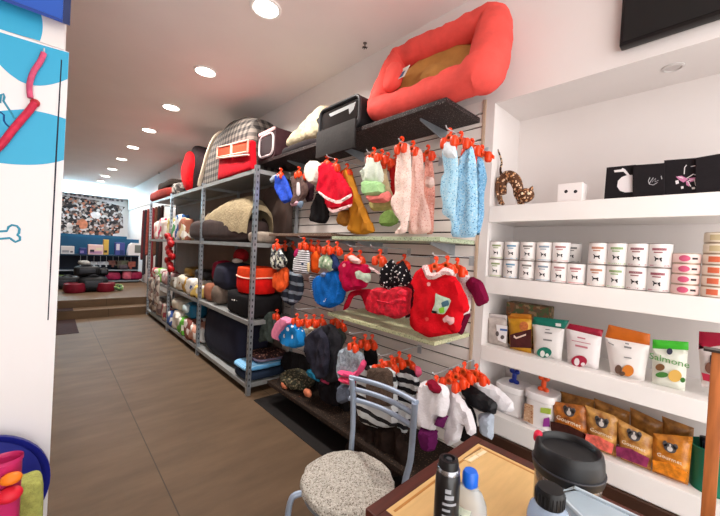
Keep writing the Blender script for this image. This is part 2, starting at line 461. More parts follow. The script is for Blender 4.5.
# ------------------------------------------------------------------ left: painted cabinet with door, blue sign
PY = 1.9
XE = 0.046
def edge(z): return 0.0175 + 0.0132 * z
t = thing('painted_cabinet', 'tall white cabinet painted with light blue circles and bones at left', 'cabinet', (-0.45, PY + 0.3, 0))
def lean(x0, dx, y0, y1, z0, z1):
    # the cabinet edge is a few millimetres out of plumb
    return hexa(B(), [(x0, y0, z0), (x0, y0, z1), (x0, y1, z0), (x0, y1, z1), (edge(z0) + dx, y0, z0), (edge(z1) + dx, y0, z1), (edge(z0) + dx, y1, z0), (edge(z1) + dx, y1, z1)])
obj('body', lean(-1.2, -0.012, PY + 0.021, PY + 0.5, 0, 2.5), WHITE, t, False)
obj('upper_panel', lean(-1.2, -0.017, PY + 0.006, PY + 0.02, 2.125, 2.5), M((238, 232, 230), 0.45), t, False)
dr = obj('door', lean(-1.2, 0, PY, PY + 0.02, 0.02, 2.12), M((238, 235, 236), 0.45), t, False)
SKY = M((58, 172, 214), 0.45); LINE = M((62, 150, 178), 0.5); NAVY = M((20, 70, 132), 0.5)
def onpanel(pts, y): return [(onY(px, py, y)[0], onY(px, py, y)[2]) for px, py in pts]
def patch(name, pts, y, mat, sm=2, clampx=None):
    q = onpanel(chaikin(pts, 0), y)
    q = [(min(u, edge(v) - 0.0005) if clampx is not None else u, v) for u, v in q]
    bb = B(); prism(bb, q, lambda u, v, s: (u, s, v), y, y - 0.0015)
    return obj(name, bb, mat, t if name.startswith('upper') else dr, False)
def arc(cx, cy, rx, ry, a0, a1, n=24): return [(cx + rx * math.cos(math.radians(a0 + (a1 - a0) * i / n)), cy + ry * math.sin(math.radians(a0 + (a1 - a0) * i / n))) for i in range(n + 1)]
def qb(p0, p1, p2, n=10): return [((1 - s) ** 2 * p0[0] + 2 * s * (1 - s) * p1[0] + s * s * p2[0], (1 - s) ** 2 * p0[1] + 2 * s * (1 - s) * p1[1] + s * s * p2[1]) for s in [k / n for k in range(n + 1)]]
# big blob on the door: upper (continues above the gap), lower
patch('blue_circle', [(-120, -10), (-60, 14), (38, 44), (69.5, 53)] + qb((68, 79), (38, 92), (18, 80)) + qb((12, 76), (2, 68), (-4, 60))[1:] + qb((-14, 40), (-60, 46), (-120, 60)), PY, SKY, clampx=XE - 0.001)
patch('blue_circle', qb((-110, 190), (-60, 112), (0, 111)) + qb((18, 109), (40, 110), (66, 119))[1:] + qb((64, 160), (40, 168), (0, 163)) + qb((-20, 166), (-50, 176), (-80, 215))[:], PY, SKY, clampx=XE - 0.001)
patch('upper_circle', [(-60, -20), (0, 0), (41, 12)] + qb((41, 14), (45, 28), (40, 41)) + [(-60, 12)], PY + 0.006, SKY)
# inset line along the door edge
b = B(); p0, p1, p2 = onY(61.5, 60, PY), onY(56, 160, PY), onY(48, 320, PY)
tube(b, [(p0[0], PY - 0.001, p0[2]), (p1[0], PY - 0.001, p1[2]), (p2[0], PY - 0.001, p2[2])], [0.0022, 0.003, 0.0022], 6)
obj('edge_groove', b, M((40, 46, 62), 0.5), dr)
def stroke(name, pts, r, mat, sm=6):
    b = B(); tube(b, [(onY(px, py, PY)[0], PY - 0.001, onY(px, py, PY)[2]) for px, py in (spline([(a, c, 0) for a, c in pts], sm) if False else pts)], r, 6)
    return obj(name, b, mat, dr)
bone = [(-40, 242), (-44, 245), (-49, 246), (-52, 243), (-51, 239), (-47, 237), (-51, 234), (-50, 230), (-45, 229), (-41, 231), (-40, 234), (7, 231), (8.5, 227), (12, 225), (17, 226), (19.5, 229), (19, 233), (17.5, 235), (20, 237), (20, 240), (15.5, 242), (11, 239), (10, 238), (-40, 242)]
stroke('painted_bone', bone, 0.0045, LINE)
stroke('painted_bone', [(0, 103), (1, 95), (3.5, 94), (4.5, 97), (3.5, 101), (12, 114), (14, 118), (19, 119)], 0.0038, LINE)
stroke('painted_bone', [(0, 112), (4, 115), (4, 121), (6, 124), (10, 128)], 0.003, NAVY)

# tilted blue sign at the very top
t = thing('shop_sign', 'deep blue sign board jutting out above the painted cabinet', 'sign', (-0.4, 1.7, 2.24))
def slab(x0, x1, s0, s1, d0, d1):
    # board leaning outwards: s along its height, d along its normal
    up = Vector((0, -0.45, 0.89)).normalized(); nn = Vector((0, -0.89, -0.45)).normalized(); o0 = Vector((0, 1.86, 2.225))
    P = lambda x, s, d: Vector((x, 0, 0)) + o0 + up * s + nn * d
    return [P(x, s, d) for x in (x0, x1) for d in (d1, d0) for s in (s0, s1)]
obj('board', hexa(B(), slab(-1.2, 0.022, 0.0, 0.5, 0, 0.03)), M((22, 84, 188), 0.4), t, False)
obj('frame_strip', hexa(B(), slab(0.0225, 0.044, -0.012, 0.5, 0, 0.034)), M((24, 42, 96), 0.45), t, False)
obj('frame_strip', hexa(B(), slab(-1.2, 0.022, -0.012, -0.0005, 0, 0.034)), M((24, 62, 150), 0.45), t, False)
obj('lettering', hexa(B(), slab(-0.02, 0.0, 0.075, 0.095, 0.03, 0.032)), M((16, 40, 92), 0.5), t, False)

# red leash hung on the cabinet door
pts = [(44, 53), (40, 62), (34, 71), (30, 82), (29.5, 91), (30.5, 98), (35, 103), (29, 111), (22, 119), (12, 131), (0, 146), (-14, 158)]
P3 = [Vector(onY(px, py, PY - 0.016)) for px, py in pts]
t = thing('pet_leash', 'faded red padded pet leash hanging on the painted cabinet door', 'leash', (P3[3].x, PY - 0.016, 1.6))
obj('strap', tube(B(), spline(P3[:6], 5), 0.0095, 10, flat=1.0), M((206, 84, 120), 0.6, var=0.15, scale=40), t, label='pale pink worn upper strap')
obj('strap', tube(B(), spline(P3[6:], 5), 0.0125, 10), M((206, 44, 76), 0.55, var=0.15, scale=40), t)
obj('clasp', blob(B(), P3[6], (0.03, 0.022, 0.03), 0.8, 0, 1, 14), M((176, 40, 52), 0.5), t)
for k in (2,):
    q = P3[0]; obj('hook', tube(B(), [(q.x, PY + 0.0, q.z + 0.006), (q.x, PY - 0.022, q.z + 0.006), (q.x, PY - 0.024, q.z + 0.016)], 0.003, 8), STEEL, t)

# bottom left: blue round bed, pink bucket with toys, fuzzy yellow-green cushion
YD = 1.80
c = onY(-30, 502, YD); 
t = thing('round_pet_tray', 'dark blue round tray leaning on the painted cabinet, bottom left', 'tray', (c[0], YD, 0))
rr = onY(-30, 444, YD)[2] - c[2]
ax = Vector((0, -1, 0.12)).normalized()
obj('dish', lathe(B(), (c[0], YD + 0.035, c[2]), [(0, 0), (rr * 0.96, 0), (rr, 0.012), (rr, 0.035), (rr * 0.93, 0.03), (rr * 0.88, 0.014), (0, 0.012)], 48, axis=ax), M((22, 30, 128), 0.45), t)
obj('foot', box(B(), c[0] - 0.12, c[0] + 0.12, YD - 0.02, YD + 0.04, 0, max(0.02, c[2] - rr * 0.9), 0.005), M((22, 30, 128), 0.45), t)
# fuzzy cushion
b = B(); e0, e1 = onY(8, 516, 1.62), onY(40.5, 474, 1.62)
cx_, cz_ = (e0[0] + e1[0]) / 2, 0.0
w_ = e1[0] - e0[0]
blob(b, (cx_, 1.62, e1[2] / 2), (w_ * 1.25, 0.12, e1[2]), 0.35, 0.006, 40, 44, ez=0.3)
one('fuzzy_cushion', b, M((168, 172, 92), 0.95, var=0.2, scale=60, bump=0.9, bscale=180), 'fuzzy yellow-green cushion standing in front of the dark blue tray', 'cushion')
# bucket
q0, q1 = onY(-16, 452, 1.45), onY(23, 453, 1.45)
bx, bw, bz = (q0[0] + q1[0]) / 2, (q1[0] - q0[0]) / 2, q1[2]
t = thing('toy_bucket', 'translucent pink tapered bucket of pet toys, bottom left', 'bucket', (bx, 1.45, 0))
PINKB = M((196, 44, 104), 0.35, spec=0.5, alpha=0.93)
obj('shell', lathe(B(), (bx, 1.45, 0), [(0, 0.0), (bw * 0.72, 0), (bw * 0.99, bz - 0.005), (bw * 1.06, bz), (bw * 1.06, bz - 0.012), (bw * 0.96, bz - 0.012), (bw * 0.68, 0.012), (0, 0.012)], 4 * 8, sx=1, sy=0.8), PINKB, t)
one('toy_ball', blob(B(), (bx + bw * 0.42, 1.40, bz - 0.045), (0.05, 0.04, 0.035), 1, 0.003, 20, 24), M((232, 120, 28), 0.5), 'orange rubber pet toy lying at the top of the pink bucket', 'pet toy')
one('toy_ball', blob(B(), (bx + bw * 0.36, 1.395, bz - 0.09), (0.06, 0.05, 0.045), 1, 0.003, 20, 24), M((206, 30, 50), 0.5), 'red rubber pet toy lying below the orange one in the bucket', 'pet toy')
b = B(); box(b, bx - bw*0.5, bx + bw*0.5, 1.45 - bw * 0.5, 1.45 + bw * 0.5, 0.013, bz - 0.12, 0.02)
one('toy_bone', b, M((120, 96, 36), 0.6), 'olive brown chew block filling the bottom of the pink bucket', 'pet toy')
# ================================================================== the niche on the right and what stands in it
NX = 1.8
for z0, z1, lab in ((1.545, 1.633, 'thick white niche shelf carrying the cat figurine and black shirts'), (1.15, 1.24, 'thick white niche shelf carrying the stacked food cans'),
                    (0.772, 0.853, 'thick white niche shelf carrying the treat pouches with coloured tops'), (0.392, 0.492, 'lowest white niche ledge carrying jars and orange bags')):
    one('niche_shelf', box(B(), NX, 2.139, -0.749, 0.894, z0, z1, 0.002), M((240, 236, 233), 0.45, var=0.015, scale=3), lab, 'shelf', 'white shelves of the niche', False)

# --- cat figurine
CF = crop(480, 140, 0.31)
CXX = 1.865
def cfp(a, c, dx=0): p = CF((a, c))[0]; q = onX(p[0], p[1], CXX); return Vector((q[0] + dx, q[1], max(q[2], 1.633 + 0.005)))
t = thing('cat_figurine', 'bronze brown spotted arched cat figurine with raised tail on top shelf', 'figurine', (CXX, cfp(100, 205).y, 1.633))
CATM = spots((92, 60, 42), (228, 192, 160), 70, 0.4, (190, 136, 92), 0.45, bump=0.15)
b = B()
tube(b, spline([cfp(76, 175), cfp(72, 140), cfp(88, 116), cfp(112, 128), cfp(124, 158), cfp(132, 178)], 6), [0.017 + 0.014 * math.sin(PI * i / 30) for i in range(31)], 14)
for dx in (-0.013, 0.013):
    tube(b, spline([cfp(66, 125, dx), cfp(60, 160, dx), cfp(64, 190, dx), cfp(72, 207, dx)], 5), [0.015 - 0.0055 * min(1, i / 10) for i in range(16)], 10)
    blob(b, cfp(70, 206, dx) + Vector((-0.004, 0, 0.0015)), (0.022, 0.022, 0.013), 1, 0, 1, 12)
    tube(b, spline([cfp(118, 140, dx), cfp(118, 175, dx), cfp(126, 192, dx), cfp(130, 207, dx)], 5), [0.014 - 0.005 * min(1, i / 10) for i in range(16)], 10)
    blob(b, cfp(132, 206, dx) + Vector((-0.004, -0.004, 0.0015)), (0.022, 0.026, 0.013), 1, 0, 1, 12)
obj('body', b, CATM, t)
b = B(); hc = cfp(151, 181, -0.022)
blob(b, hc, (0.074, 0.09, 0.078), 1, 0, 1, 22)
for s in (-1, 1):
    e0 = hc + Vector((-0.002, s * 0.028, 0.028)); lathe(b, e0, [(0.013, 0), (0.008, 0.011), (0, 0.022)], 10, axis=(0, s * 0.35, 1))
hd = obj('head', b, CATM, t)
b = B(); b2 = B()
dirc = Vector((-0.93, -0.37, 0)).normalized(); side = Vector((dirc.y, -dirc.x, 0))
for s in (-1, 1):
    blob(b, hc + dirc * 0.0375 + side * (s * 0.015) + Vector((0, 0, 0.004)), (0.013, 0.013, 0.014), 1, 0, 1, 12)
obj('eyes', b, M((236, 222, 190), 0.3), hd)
blob(b2, hc + dirc * 0.040 - Vector((0, 0, 0.007)), (0.007, 0.007, 0.005), 1, 0, 1, 10)
obj('nose', b2, M((40, 24, 18), 0.4), hd)
obj('tail', tube(B(), spline([cfp(70, 122), cfp(66, 95), cfp(70, 72), cfp(64, 48), cfp(57, 30)], 6), [0.0075 - 0.004 * i / 24 for i in range(25)], 10), spots((52, 34, 26), (190, 160, 130), 50, 0.4), t)

# --- small white box with two dark eyes printed on it
p0, p1 = onX(557, 199, 1.85), onX(583, 182, 1.85)
t = thing('gift_box', 'small white cardboard box with two dark round marks, right of cat', 'box', (1.89, (p0[1] + p1[1]) / 2, 1.633))
obj('carton', box(B(), 1.85, 1.93, p1[1], p0[1], 1.633, p1[2], 0.002), M((240, 234, 232), 0.5), t, False)
for px in (566, 575.5):
    q = onX(px, 191.5, 1.85); obj('printed_mark', blob(B(), (1.8497, q[1], q[2]), (0.0012, 0.016, 0.016), 1, 0, 1, 14), M((46, 44, 48), 0.5), t)


# --- folded black shirts standing at the back of the top shelf
SH = crop(600, 145, 1 / 6)
def sh_pts(pts, X): return YZ(SH(*pts), X)
shirts = [([(40, 135), (215, 118), (215, 303), (24, 322)], 1.86, 'folded black shirt with a white teapot shape printed on it, leftmost of four'),
          ([(200, 121), (388, 108), (385, 292), (198, 302)], 1.845, 'folded black shirt with a thin silver emblem, second from left of four'),
          ([(385, 92), (590, 76), (585, 282), (385, 296)], 1.86, 'folded black shirt with a pink and white flower print'),
          ([(575, 77), (730, 50), (900, 30), (900, 255), (575, 283)], 1.845, 'plain folded black shirt at the right end of the top shelf')]
ZS = 1.6335
for i, (pts, X, lab) in enumerate(shirts):
    q = sh_pts(pts, X); q = [(y, max(z, ZS)) for y, z in q]
    q = [(y, ZS if z < 1.70 else z) for y, z in q]
    t = thing('folded_shirt', lab, 'shirt', (X, sum(y for y, z in q) / len(q), ZS), 'folded black shirts')
    b = B(); prism(b, q, lambda u, v, s: (s, u, v), X, X + 0.012)
    obj('cloth', b, M((24, 19, 23), 0.85, var=0.15, scale=20, bump=0.2), t, False)
    WHT = M((232, 226, 228), 0.7); PNK = M((206, 130, 170), 0.7)
    def pr(name, polys, mat):
        for pl in polys:
            b = B(); prism(b, [(y, z) for y, z in sh_pts(pl, X)], lambda u, v, s: (s, u, v), X - 0.0012, X); obj(name, b, mat, t, False)
    def prl(name, lines, r, mat):
        for ln in lines:
            b = B(); tube(b, [(X - 0.0008, y, z) for y, z in sh_pts(ln, X)], r, 6); obj(name, b, mat, t)
    if i == 0:
        pr('print', [[(195, 180), (195, 282), (150, 285), (120, 275), (103, 250), (108, 215), (130, 193), (160, 182)], [(84, 152), (128, 146), (135, 138), (150, 145), (180, 182), (165, 184), (140, 160), (88, 164)]], WHT)
    if i == 1:
        prl('print', [[(300, 195), (290, 215), (296, 235), (320, 240), (345, 225)], [(296, 230), (320, 195), (312, 225), (335, 200), (330, 222), (350, 212)], [(367, 185), (371, 205)]], 0.0013, M((190, 188, 192), 0.5))
    if i == 2:
        prl('print', [[(505, 175), (508, 135), (520, 120)], [(545, 130), (572, 124)], [(520, 200), (560, 175), (575, 180)], [(530, 215), (565, 205), (575, 245)], [(525, 215), (545, 250)], [(500, 200), (470, 190)]], 0.0016, WHT)
        pr('print', [[(455, 190), (490, 185), (530, 205), (500, 225), (475, 210)], [(530, 200), (572, 195), (572, 215), (540, 222)], [(515, 215), (540, 225), (535, 250), (518, 240)]], PNK)
        pr('print', [[(452, 215), (470, 210), (474, 230), (456, 236)], [(485, 250), (500, 246), (502, 260), (488, 264)], [(550, 255), (570, 252), (570, 264), (553, 266)]], WHT)

# --- food cans: two rows
def on_cyl(b, poly, c, r, z0, ang0):
    """thin label patch wrapped on a can: poly in (arc length, height)"""
    A = [b.verts.new((c[0] + (r) * math.cos(ang0 + u / r), c[1] + (r) * math.sin(ang0 + u / r), z0 + v)) for u, v in poly]
    C = [b.verts.new((c[0] + (r + .0007) * math.cos(ang0 + u / r), c[1] + (r + .0007) * math.sin(ang0 + u / r), z0 + v)) for u, v in poly]
    n = len(poly)
    for i in range(n): b.faces.new((A[i], A[(i + 1) % n], C[(i + 1) % n], C[i]))
    b.faces.new(C); b.faces.new(list(reversed(A)))
def fan_cyl(b, poly, c, r, z0, ang0):
    mu, mv = sum(u for u, v in poly) / len(poly), sum(v for u, v in poly) / len(poly)
    P = lambda u, v: b.verts.new((c[0] + (r + .0008) * math.cos(ang0 + u / r), c[1] + (r + .0008) * math.sin(ang0 + u / r), z0 + v))
    m0 = P(mu, mv); R1 = [P(mu + (u - mu) * .5, mv + (v - mv) * .5) for u, v in poly]; R2 = [P(u, v) for u, v in poly]; n = len(poly)
    for i in range(n):
        j = (i + 1) % n; b.faces.new((m0, R1[i], R1[j])); b.faces.new((R1[i], R2[i], R2[j], R1[j]))
def strip(u0, u1, v0, v1, n=6): return [(u0 + (u1 - u0) * k / n, v0) for k in range(n + 1)] + [(u1 + (u0 - u1) * k / n, v1) for k in range(n + 1)]
DOG = [(-.010, 0), (-.008, .007), (-.010, .010), (-.007, .012), (-.004, .010), (.005, .010), (.007, .013), (.010, .015), (.012, .013), (.009, .011), (.008, .006), (.009, 0), (.006, 0), (.005, .005), (-.004, .005), (-.006, 0)]
def dog(): return [(-u * 1.25 - .004, v * 1.35) for u, v in DOG]
CH = 0.1
WLAB = M((234, 229, 227), 0.4, var=0.02, scale=8)
def make_can(acc, lab, X, y, z, h, r, ang, grp, catn='food can'):
    t = thing('food_can', lab, catn, (X, y, z), grp)
    obj('label_sleeve', lathe(B(), (X, y, z), [(r * 0.97, 0.003), (r, 0.005), (r, h - 0.005), (r * 0.97, h - 0.003)], 32), WLAB, t)
    obj('rim', lathe(B(), (X, y, z), [(0, 0.001), (r * 0.95, 0), (r * 0.98, 0.003), (r * 0.96, 0.004), (r * 0.96, h - 0.004), (r * 0.99, h - 0.002), (r * 0.96, h), (r * 0.9, h - 0.003), (0, h - 0.003)], 32), M((150, 142, 138), 0.35, 0.7), t)
    b = B(); on_cyl(b, strip(-0.027, 0.02, h * 0.70, h * 0.80), (X, y), r, z, ang); on_cyl(b, strip(-0.02, 0.008, h * 0.60, h * 0.65), (X, y), r, z, ang)
    obj('lettering', b, M(tuple(int(x * .62 + 52) for x in acc), 0.5), t, False)
    b = B(); on_cyl(b, dog(), (X, y), r, z + h * 0.26, ang); obj('dog_emblem', b, M((44, 42, 46), 0.5), t, False)
    b = B(); on_cyl(b, strip(-0.034, 0.034, 0.006, 0.011, 10), (X, y), r, z, ang); obj('band', b, M(tuple(int(x * .5 + 118) for x in acc), 0.5), t, False)
    return t
cols = [(494, (150, 172, 96), 'yellow green'), (509, (86, 150, 196), 'light blue'), (525.5, (120, 112, 104), 'grey'), (542, (126, 152, 176), 'pale blue grey'), (558.5, (196, 120, 122), 'dull pink'),
        (575, (206, 110, 116), 'rose'), (596, (214, 128, 88), 'orange'), (615.5, (150, 190, 110), 'fresh green'), (636, (160, 84, 92), 'wine red'), (658.5, (170, 70, 86), 'dark pink')]
order = ['first', 'second', 'third', 'fourth', 'fifth', 'sixth', 'seventh', 'eighth', 'ninth', 'tenth']
CANX = 1.855; CR = 0.0382
for i, (px, acc, nm) in enumerate(cols):
    y = onX(px, 275, CANX - 0.02)[1]
    ang = math.atan2(-y, -CANX) - 0.05
    for k in range(2):
        X = CANX + (0.09 if (i == 5 and k == 1) else 0); yy = y + (0.045 if (i == 5 and k == 1) else 0)
        z = 1.2403 + k * (CH + 0.0005)
        if i == 5 and k == 1: z = 1.2403 + CH
        lab = '%s white food can with %s lettering, %s in row from the left' % ('upper' if k else 'lower', nm, order[i])
        if i == 5 and k == 1:
            make_can((120, 116, 116), 'lower hidden white food can at the back, behind the rose one', X, yy, 1.2403, CH, CR, ang, 'white food cans')
            lab = 'grey lettered white can in upper row, set back behind the others'
        make_can(acc if not (i == 5 and k) else (120, 116, 116), lab, X, yy, z, CH, CR, ang, 'white food cans')
# flat tins
TH = 0.0405
def make_tin(cbody, cacc, cdot, lab, X, y, z, r):
    t = thing('pet_food_tin', lab, 'tin', (X, y, z), 'flat pet food tins')
    ang = math.atan2(-y, -X)
    obj('label_sleeve', lathe(B(), (X, y, z), [(r * .97, 0.003), (r, 0.005), (r, TH - .005), (r * .97, TH - .003)], 32), M(cbody, 0.4), t)
    obj('rim', lathe(B(), (X, y, z), [(0, 0.001), (r * .96, 0), (r * .98, .003), (r * .95, .004), (r * .95, TH - .004), (r * .98, TH - .002), (r * .95, TH), (0, TH - .002)], 32), M((180, 160, 140), 0.35, 0.6), t)
    b = B(); (fan_cyl if cdot else on_cyl)(b, [(-0.006 + 0.017 * math.cos(a), 0.02 + 0.012 * math.sin(a)) for a in [k * PI / 8 for k in range(16)]] if cdot else strip(-0.028, 0.004, 0.010, 0.031), (X, y), r, z, ang); obj('label_patch', b, M(cacc, 0.5), t, False)
    b = B(); on_cyl(b, strip(0.016, 0.034, 0.016, 0.024), (X, y), r, z, ang); obj('lettering', b, M((60, 52, 52), 0.5), t, False)
lv = ['bottom', 'second', 'third', 'top']
y1 = onX(684, 292, 1.84)[1]; y2 = onX(716, 296, 1.84)[1]
for k in range(4):
    make_tin((236, 206, 200), (206, 92, 124), True, 'flat pink pet food tin, %s of the stack of four' % (lv[k] if k in (0, 3) else lv[k] + ' from bottom'), 1.855, y1, 1.2403 + k * (TH + .0004), 0.042)
    make_tin((226, 214, 200), (214, 108, 76), False, 'flat tin with orange patch, %s of the orange ones at the right end' % (lv[k] if k in (0, 3) else lv[k] + ' from bottom'), 1.855, y2, 1.2403 + k * (TH + .0004), 0.044)
for k in range(2):
    make_tin((228, 216, 196), (196, 178, 140), False, 'cream flat tin at right end, %s' % ('lying on the orange ones' if k == 0 else 'topmost of its tall stack'), 1.858, y2, 1.2403 + (4 + k) * (TH + .0004), 0.044)

# --- pouches on the third shelf
Z3 = 0.8535
def pouch(name, lab, X, crp, band, body, cband, cbody, zb=Z3, t_=0.05, cat='treat pouch', grp=None, bodymat=None):
    q = YZ(crp(*body), X); qb_ = YZ(crp(*band), X)
    zmin = min(z for y, z in q)
    # stands on the shelf: the bottom edge is level
    q = [(y, zb if z < zb + 0.035 else z) for y, z in q]
    t = thing(name, lab, cat, (X, sum(y for y, z in q) / len(q), zb), grp)
    obj('body', puff(B(), q, X, t_, 0.013, 0.0015, 30, 1, 0, 0.9), bodymat or M(cbody, 0.4, var=0.03, scale=10, bump=0.1), t)
    obj('top_band', puff(B(), qb_, X - 0.002, 0.016, 0.012, 0.002, 30, 2, 0, 0.9), M(cband, 0.4, var=0.1, scale=20), t)
    return t
def decal(t, name, X, polys2, mat, d=0.0012):
    b = B()
    for pl in polys2: prism(b, pl, lambda u, v, s: (s, u, v), X - d, X)
    return obj(name, b, mat, t, False)
def disc(crp, X, cx, cy, rx, ry, n=20): return YZ(crp(*[(cx + rx * math.cos(2 * PI * k / n), cy + ry * math.sin(2 * PI * k / n)) for k in range(n)]), X)
GRY = M((132, 130, 132), 0.6)
def lines(crp, X, segs): return [YZ(crp((x0, y0), (x1, y1), (x1, y1 + th), (x0, y0 + th)), X) for x0, y0, x1, y1, th in segs]
PX = 1.875; FXX = PX - 0.0285
c1 = crop(528, 310, 80 / 550)
t = pouch('treat_pouch', 'white treat pouch with a green top and round green emblem', PX, c1, [(40, 45), (285, 72), (250, 132), (30, 97)], [(30, 93), (252, 128), (228, 360), (40, 312)], (22, 108, 92), (226, 222, 220))
decal(t, 'emblem', FXX, [disc(c1, FXX, 112, 292, 50, 36)], M((30, 118, 98), 0.5)); decal(t, 'emblem_figure', FXX - .001, [disc(c1, FXX, 100, 300, 16, 22), disc(c1, FXX, 132, 310, 12, 12)], M((222, 224, 220), 0.5))
decal(t, 'printed_lines', FXX, lines(c1, FXX, [(115, 150, 165, 156, 9), (105, 198, 165, 206, 10), (120, 130, 150, 133, 6)]), GRY)
decal(t, 'sticker', PX - 0.0125, lines(c1, PX, [(196, 88, 232, 92, 20)]), M((226, 226, 224), 0.5))
t = pouch('treat_pouch', 'white treat pouch with a crimson top and round crimson emblem', PX, c1, [(285, 92), (520, 137), (507, 187), (265, 127)], [(264, 124), (509, 182), (482, 417), (270, 372)], (152, 26, 52), (228, 222, 222))
decal(t, 'emblem', FXX, [disc(c1, FXX, 352, 352, 54, 40)], M((162, 34, 62), 0.5)); decal(t, 'emblem_figure', FXX - .001, [disc(c1, FXX, 336, 356, 18, 26), disc(c1, FXX, 378, 372, 14, 12)], M((226, 220, 222), 0.5))
decal(t, 'printed_lines', FXX, lines(c1, FXX, [(340, 182, 395, 194, 9), (325, 236, 410, 254, 13), (300, 205, 430, 232, 5)]), M((190, 120, 130), 0.6))
c2 = crop(600, 320, 60 / 476)
t = pouch('treat_pouch', 'white treat pouch with a brown orange top and orange fruit picture', PX, c2, [(70, 35), (400, 112), (395, 202), (40, 137)], [(40, 134), (396, 198), (352, 475), (85, 427)], (190, 98, 30), (230, 225, 222))
decal(t, 'emblem', FXX, [disc(c2, FXX, 222, 402, 46, 46)], M((206, 122, 44), 0.5)); decal(t, 'emblem', FXX - .0004, [disc(c2, FXX, 146, 392, 28, 36), disc(c2, FXX, 176, 425, 24, 18)], M((96, 72, 60), 0.5))
decal(t, 'printed_lines', FXX, lines(c2, FXX, [(192, 205, 250, 216, 14), (200, 180, 230, 186, 10), (190, 290, 250, 300, 8), (66, 175, 110, 195, 8)]), GRY)
c3_ = crop(645, 330, 75 / 645)
t = pouch('treat_pouch', 'white treat pouch with a bright green top and yellow cup picture', PX, c3_, [(65, 80), (375, 102), (375, 172), (65, 158)], [(65, 154), (372, 168), (346, 490), (60, 432)], (64, 176, 48), (222, 224, 212))
decal(t, 'emblem', FXX, [disc(c3_, FXX, 212, 184, 26, 28)], M((52, 54, 74), 0.5)); decal(t, 'cup_picture', FXX, [disc(c3_, FXX, 258, 395, 58, 52)], M((222, 178, 92), 0.5))
decal(t, 'emblem', FXX - .0004, [disc(c3_, FXX, 130, 320, 40, 30)], M((112, 76, 46), 0.5)); decal(t, 'leaf_picture', FXX - .0006, [disc(c3_, FXX, 145, 385, 55, 24), disc(c3_, FXX, 325, 430, 22, 22)], M((62, 118, 52), 0.5))
ta = onX(*c3_((205, 262))[0], FXX); text('lettering', 'Salmone', M((84, 150, 70), 0.5), t, 0.036, (FXX - .001, ta[1], ta[2]), (0, -1, -0.06), (0, 0, 1))
t = pouch('treat_pouch', 'white treat pouch with a dark red top, beside the wooden post', PX, c3_, [(465, 10), (760, 32), (790, 120), (600, 140), (460, 167)], [(460, 162), (600, 135), (790, 118), (780, 540), (485, 482)], (150, 22, 50), (226, 216, 214))
decal(t, 'dog_picture', FXX, [disc(c3_, FXX, 560, 325, 44, 50)], M((104, 66, 52), 0.5)); decal(t, 'red_band', FXX - .0005, [YZ(c3_((486, 365), (700, 420), (700, 480), (500, 430)), FXX)], M((164, 30, 56), 0.5))
ta = onX(*c3_((545, 255))[0], FXX); text('lettering', 'Fr', M((40, 34, 40), 0.5), t, 0.05, (FXX - .001, ta[1], ta[2]), (0, -1, 0), (0, 0, 1), align='LEFT')
c4 = crop(485, 300, 75 / 645)
t = pouch('treat_pouch', 'glossy yellow and brown treat bag with white script lettering', PX, c4, [(200, 112), (402, 122), (402, 165), (200, 158)], [(200, 155), (402, 160), (400, 425), (215, 420)], (178, 112, 34), (214, 160, 50), bodymat=M((206, 150, 44), 0.3, var=0.25, scale=14))
decal(t, 'dark_lower_half', FXX, [YZ(c4((214, 300), (260, 285), (398, 250), (398, 415), (218, 405)), FXX)], M((74, 34, 34), 0.35, var=0.2, scale=30))
decal(t, 'dog_picture', FXX - .0008, [disc(c4, FXX, 335, 225, 38, 40)], M((190, 110, 60), 0.5, var=0.3, scale=60))
decal(t, 'script_lettering', FXX - .0014, [YZ(c4((250, 300), (270, 320), (355, 290), (352, 305), (270, 335), (248, 320)), FXX)], M((236, 214, 200), 0.5))
t = pouch('treat_bag', 'clear grey bag with a white label at the left end of third shelf', PX, c4, [(25, 112), (190, 132), (190, 170), (25, 150)], [(25, 148), (190, 168), (196, 400), (30, 350)], (196, 188, 186), (176, 166, 160), t_=0.05, bodymat=M((184, 174, 168), 0.25, var=0.2, scale=25))
decal(t, 'label', FXX + .001, [YZ(c4((95, 210), (192, 225), (180, 375), (110, 345)), FXX)], M((232, 230, 232), 0.5)); decal(t, 'label_print', FXX, [YZ(c4((130, 245), (190, 252), (190, 268), (130, 262)), FXX)], M((70, 110, 170), 0.5))
decal(t, 'label_print', FXX - .0003, [disc(c4, FXX, 106, 290, 14, 22), disc(c4, FXX, 150, 320, 16, 18)], M((92, 84, 84), 0.5))
p0, p1 = onX(508, 318, 2.0), onX(551, 304, 2.0)
b = B(); box(b, 1.965, 2.06, p1[1], p0[1], Z3, onX(530, 305, 1.97)[2], 0.004)
one('treat_box', b, collage(60, [(104, 84, 62), (150, 124, 92), (84, 96, 60), (126, 84, 56)]), 'brown green patterned carton lying behind the yellow treat bag', 'box')

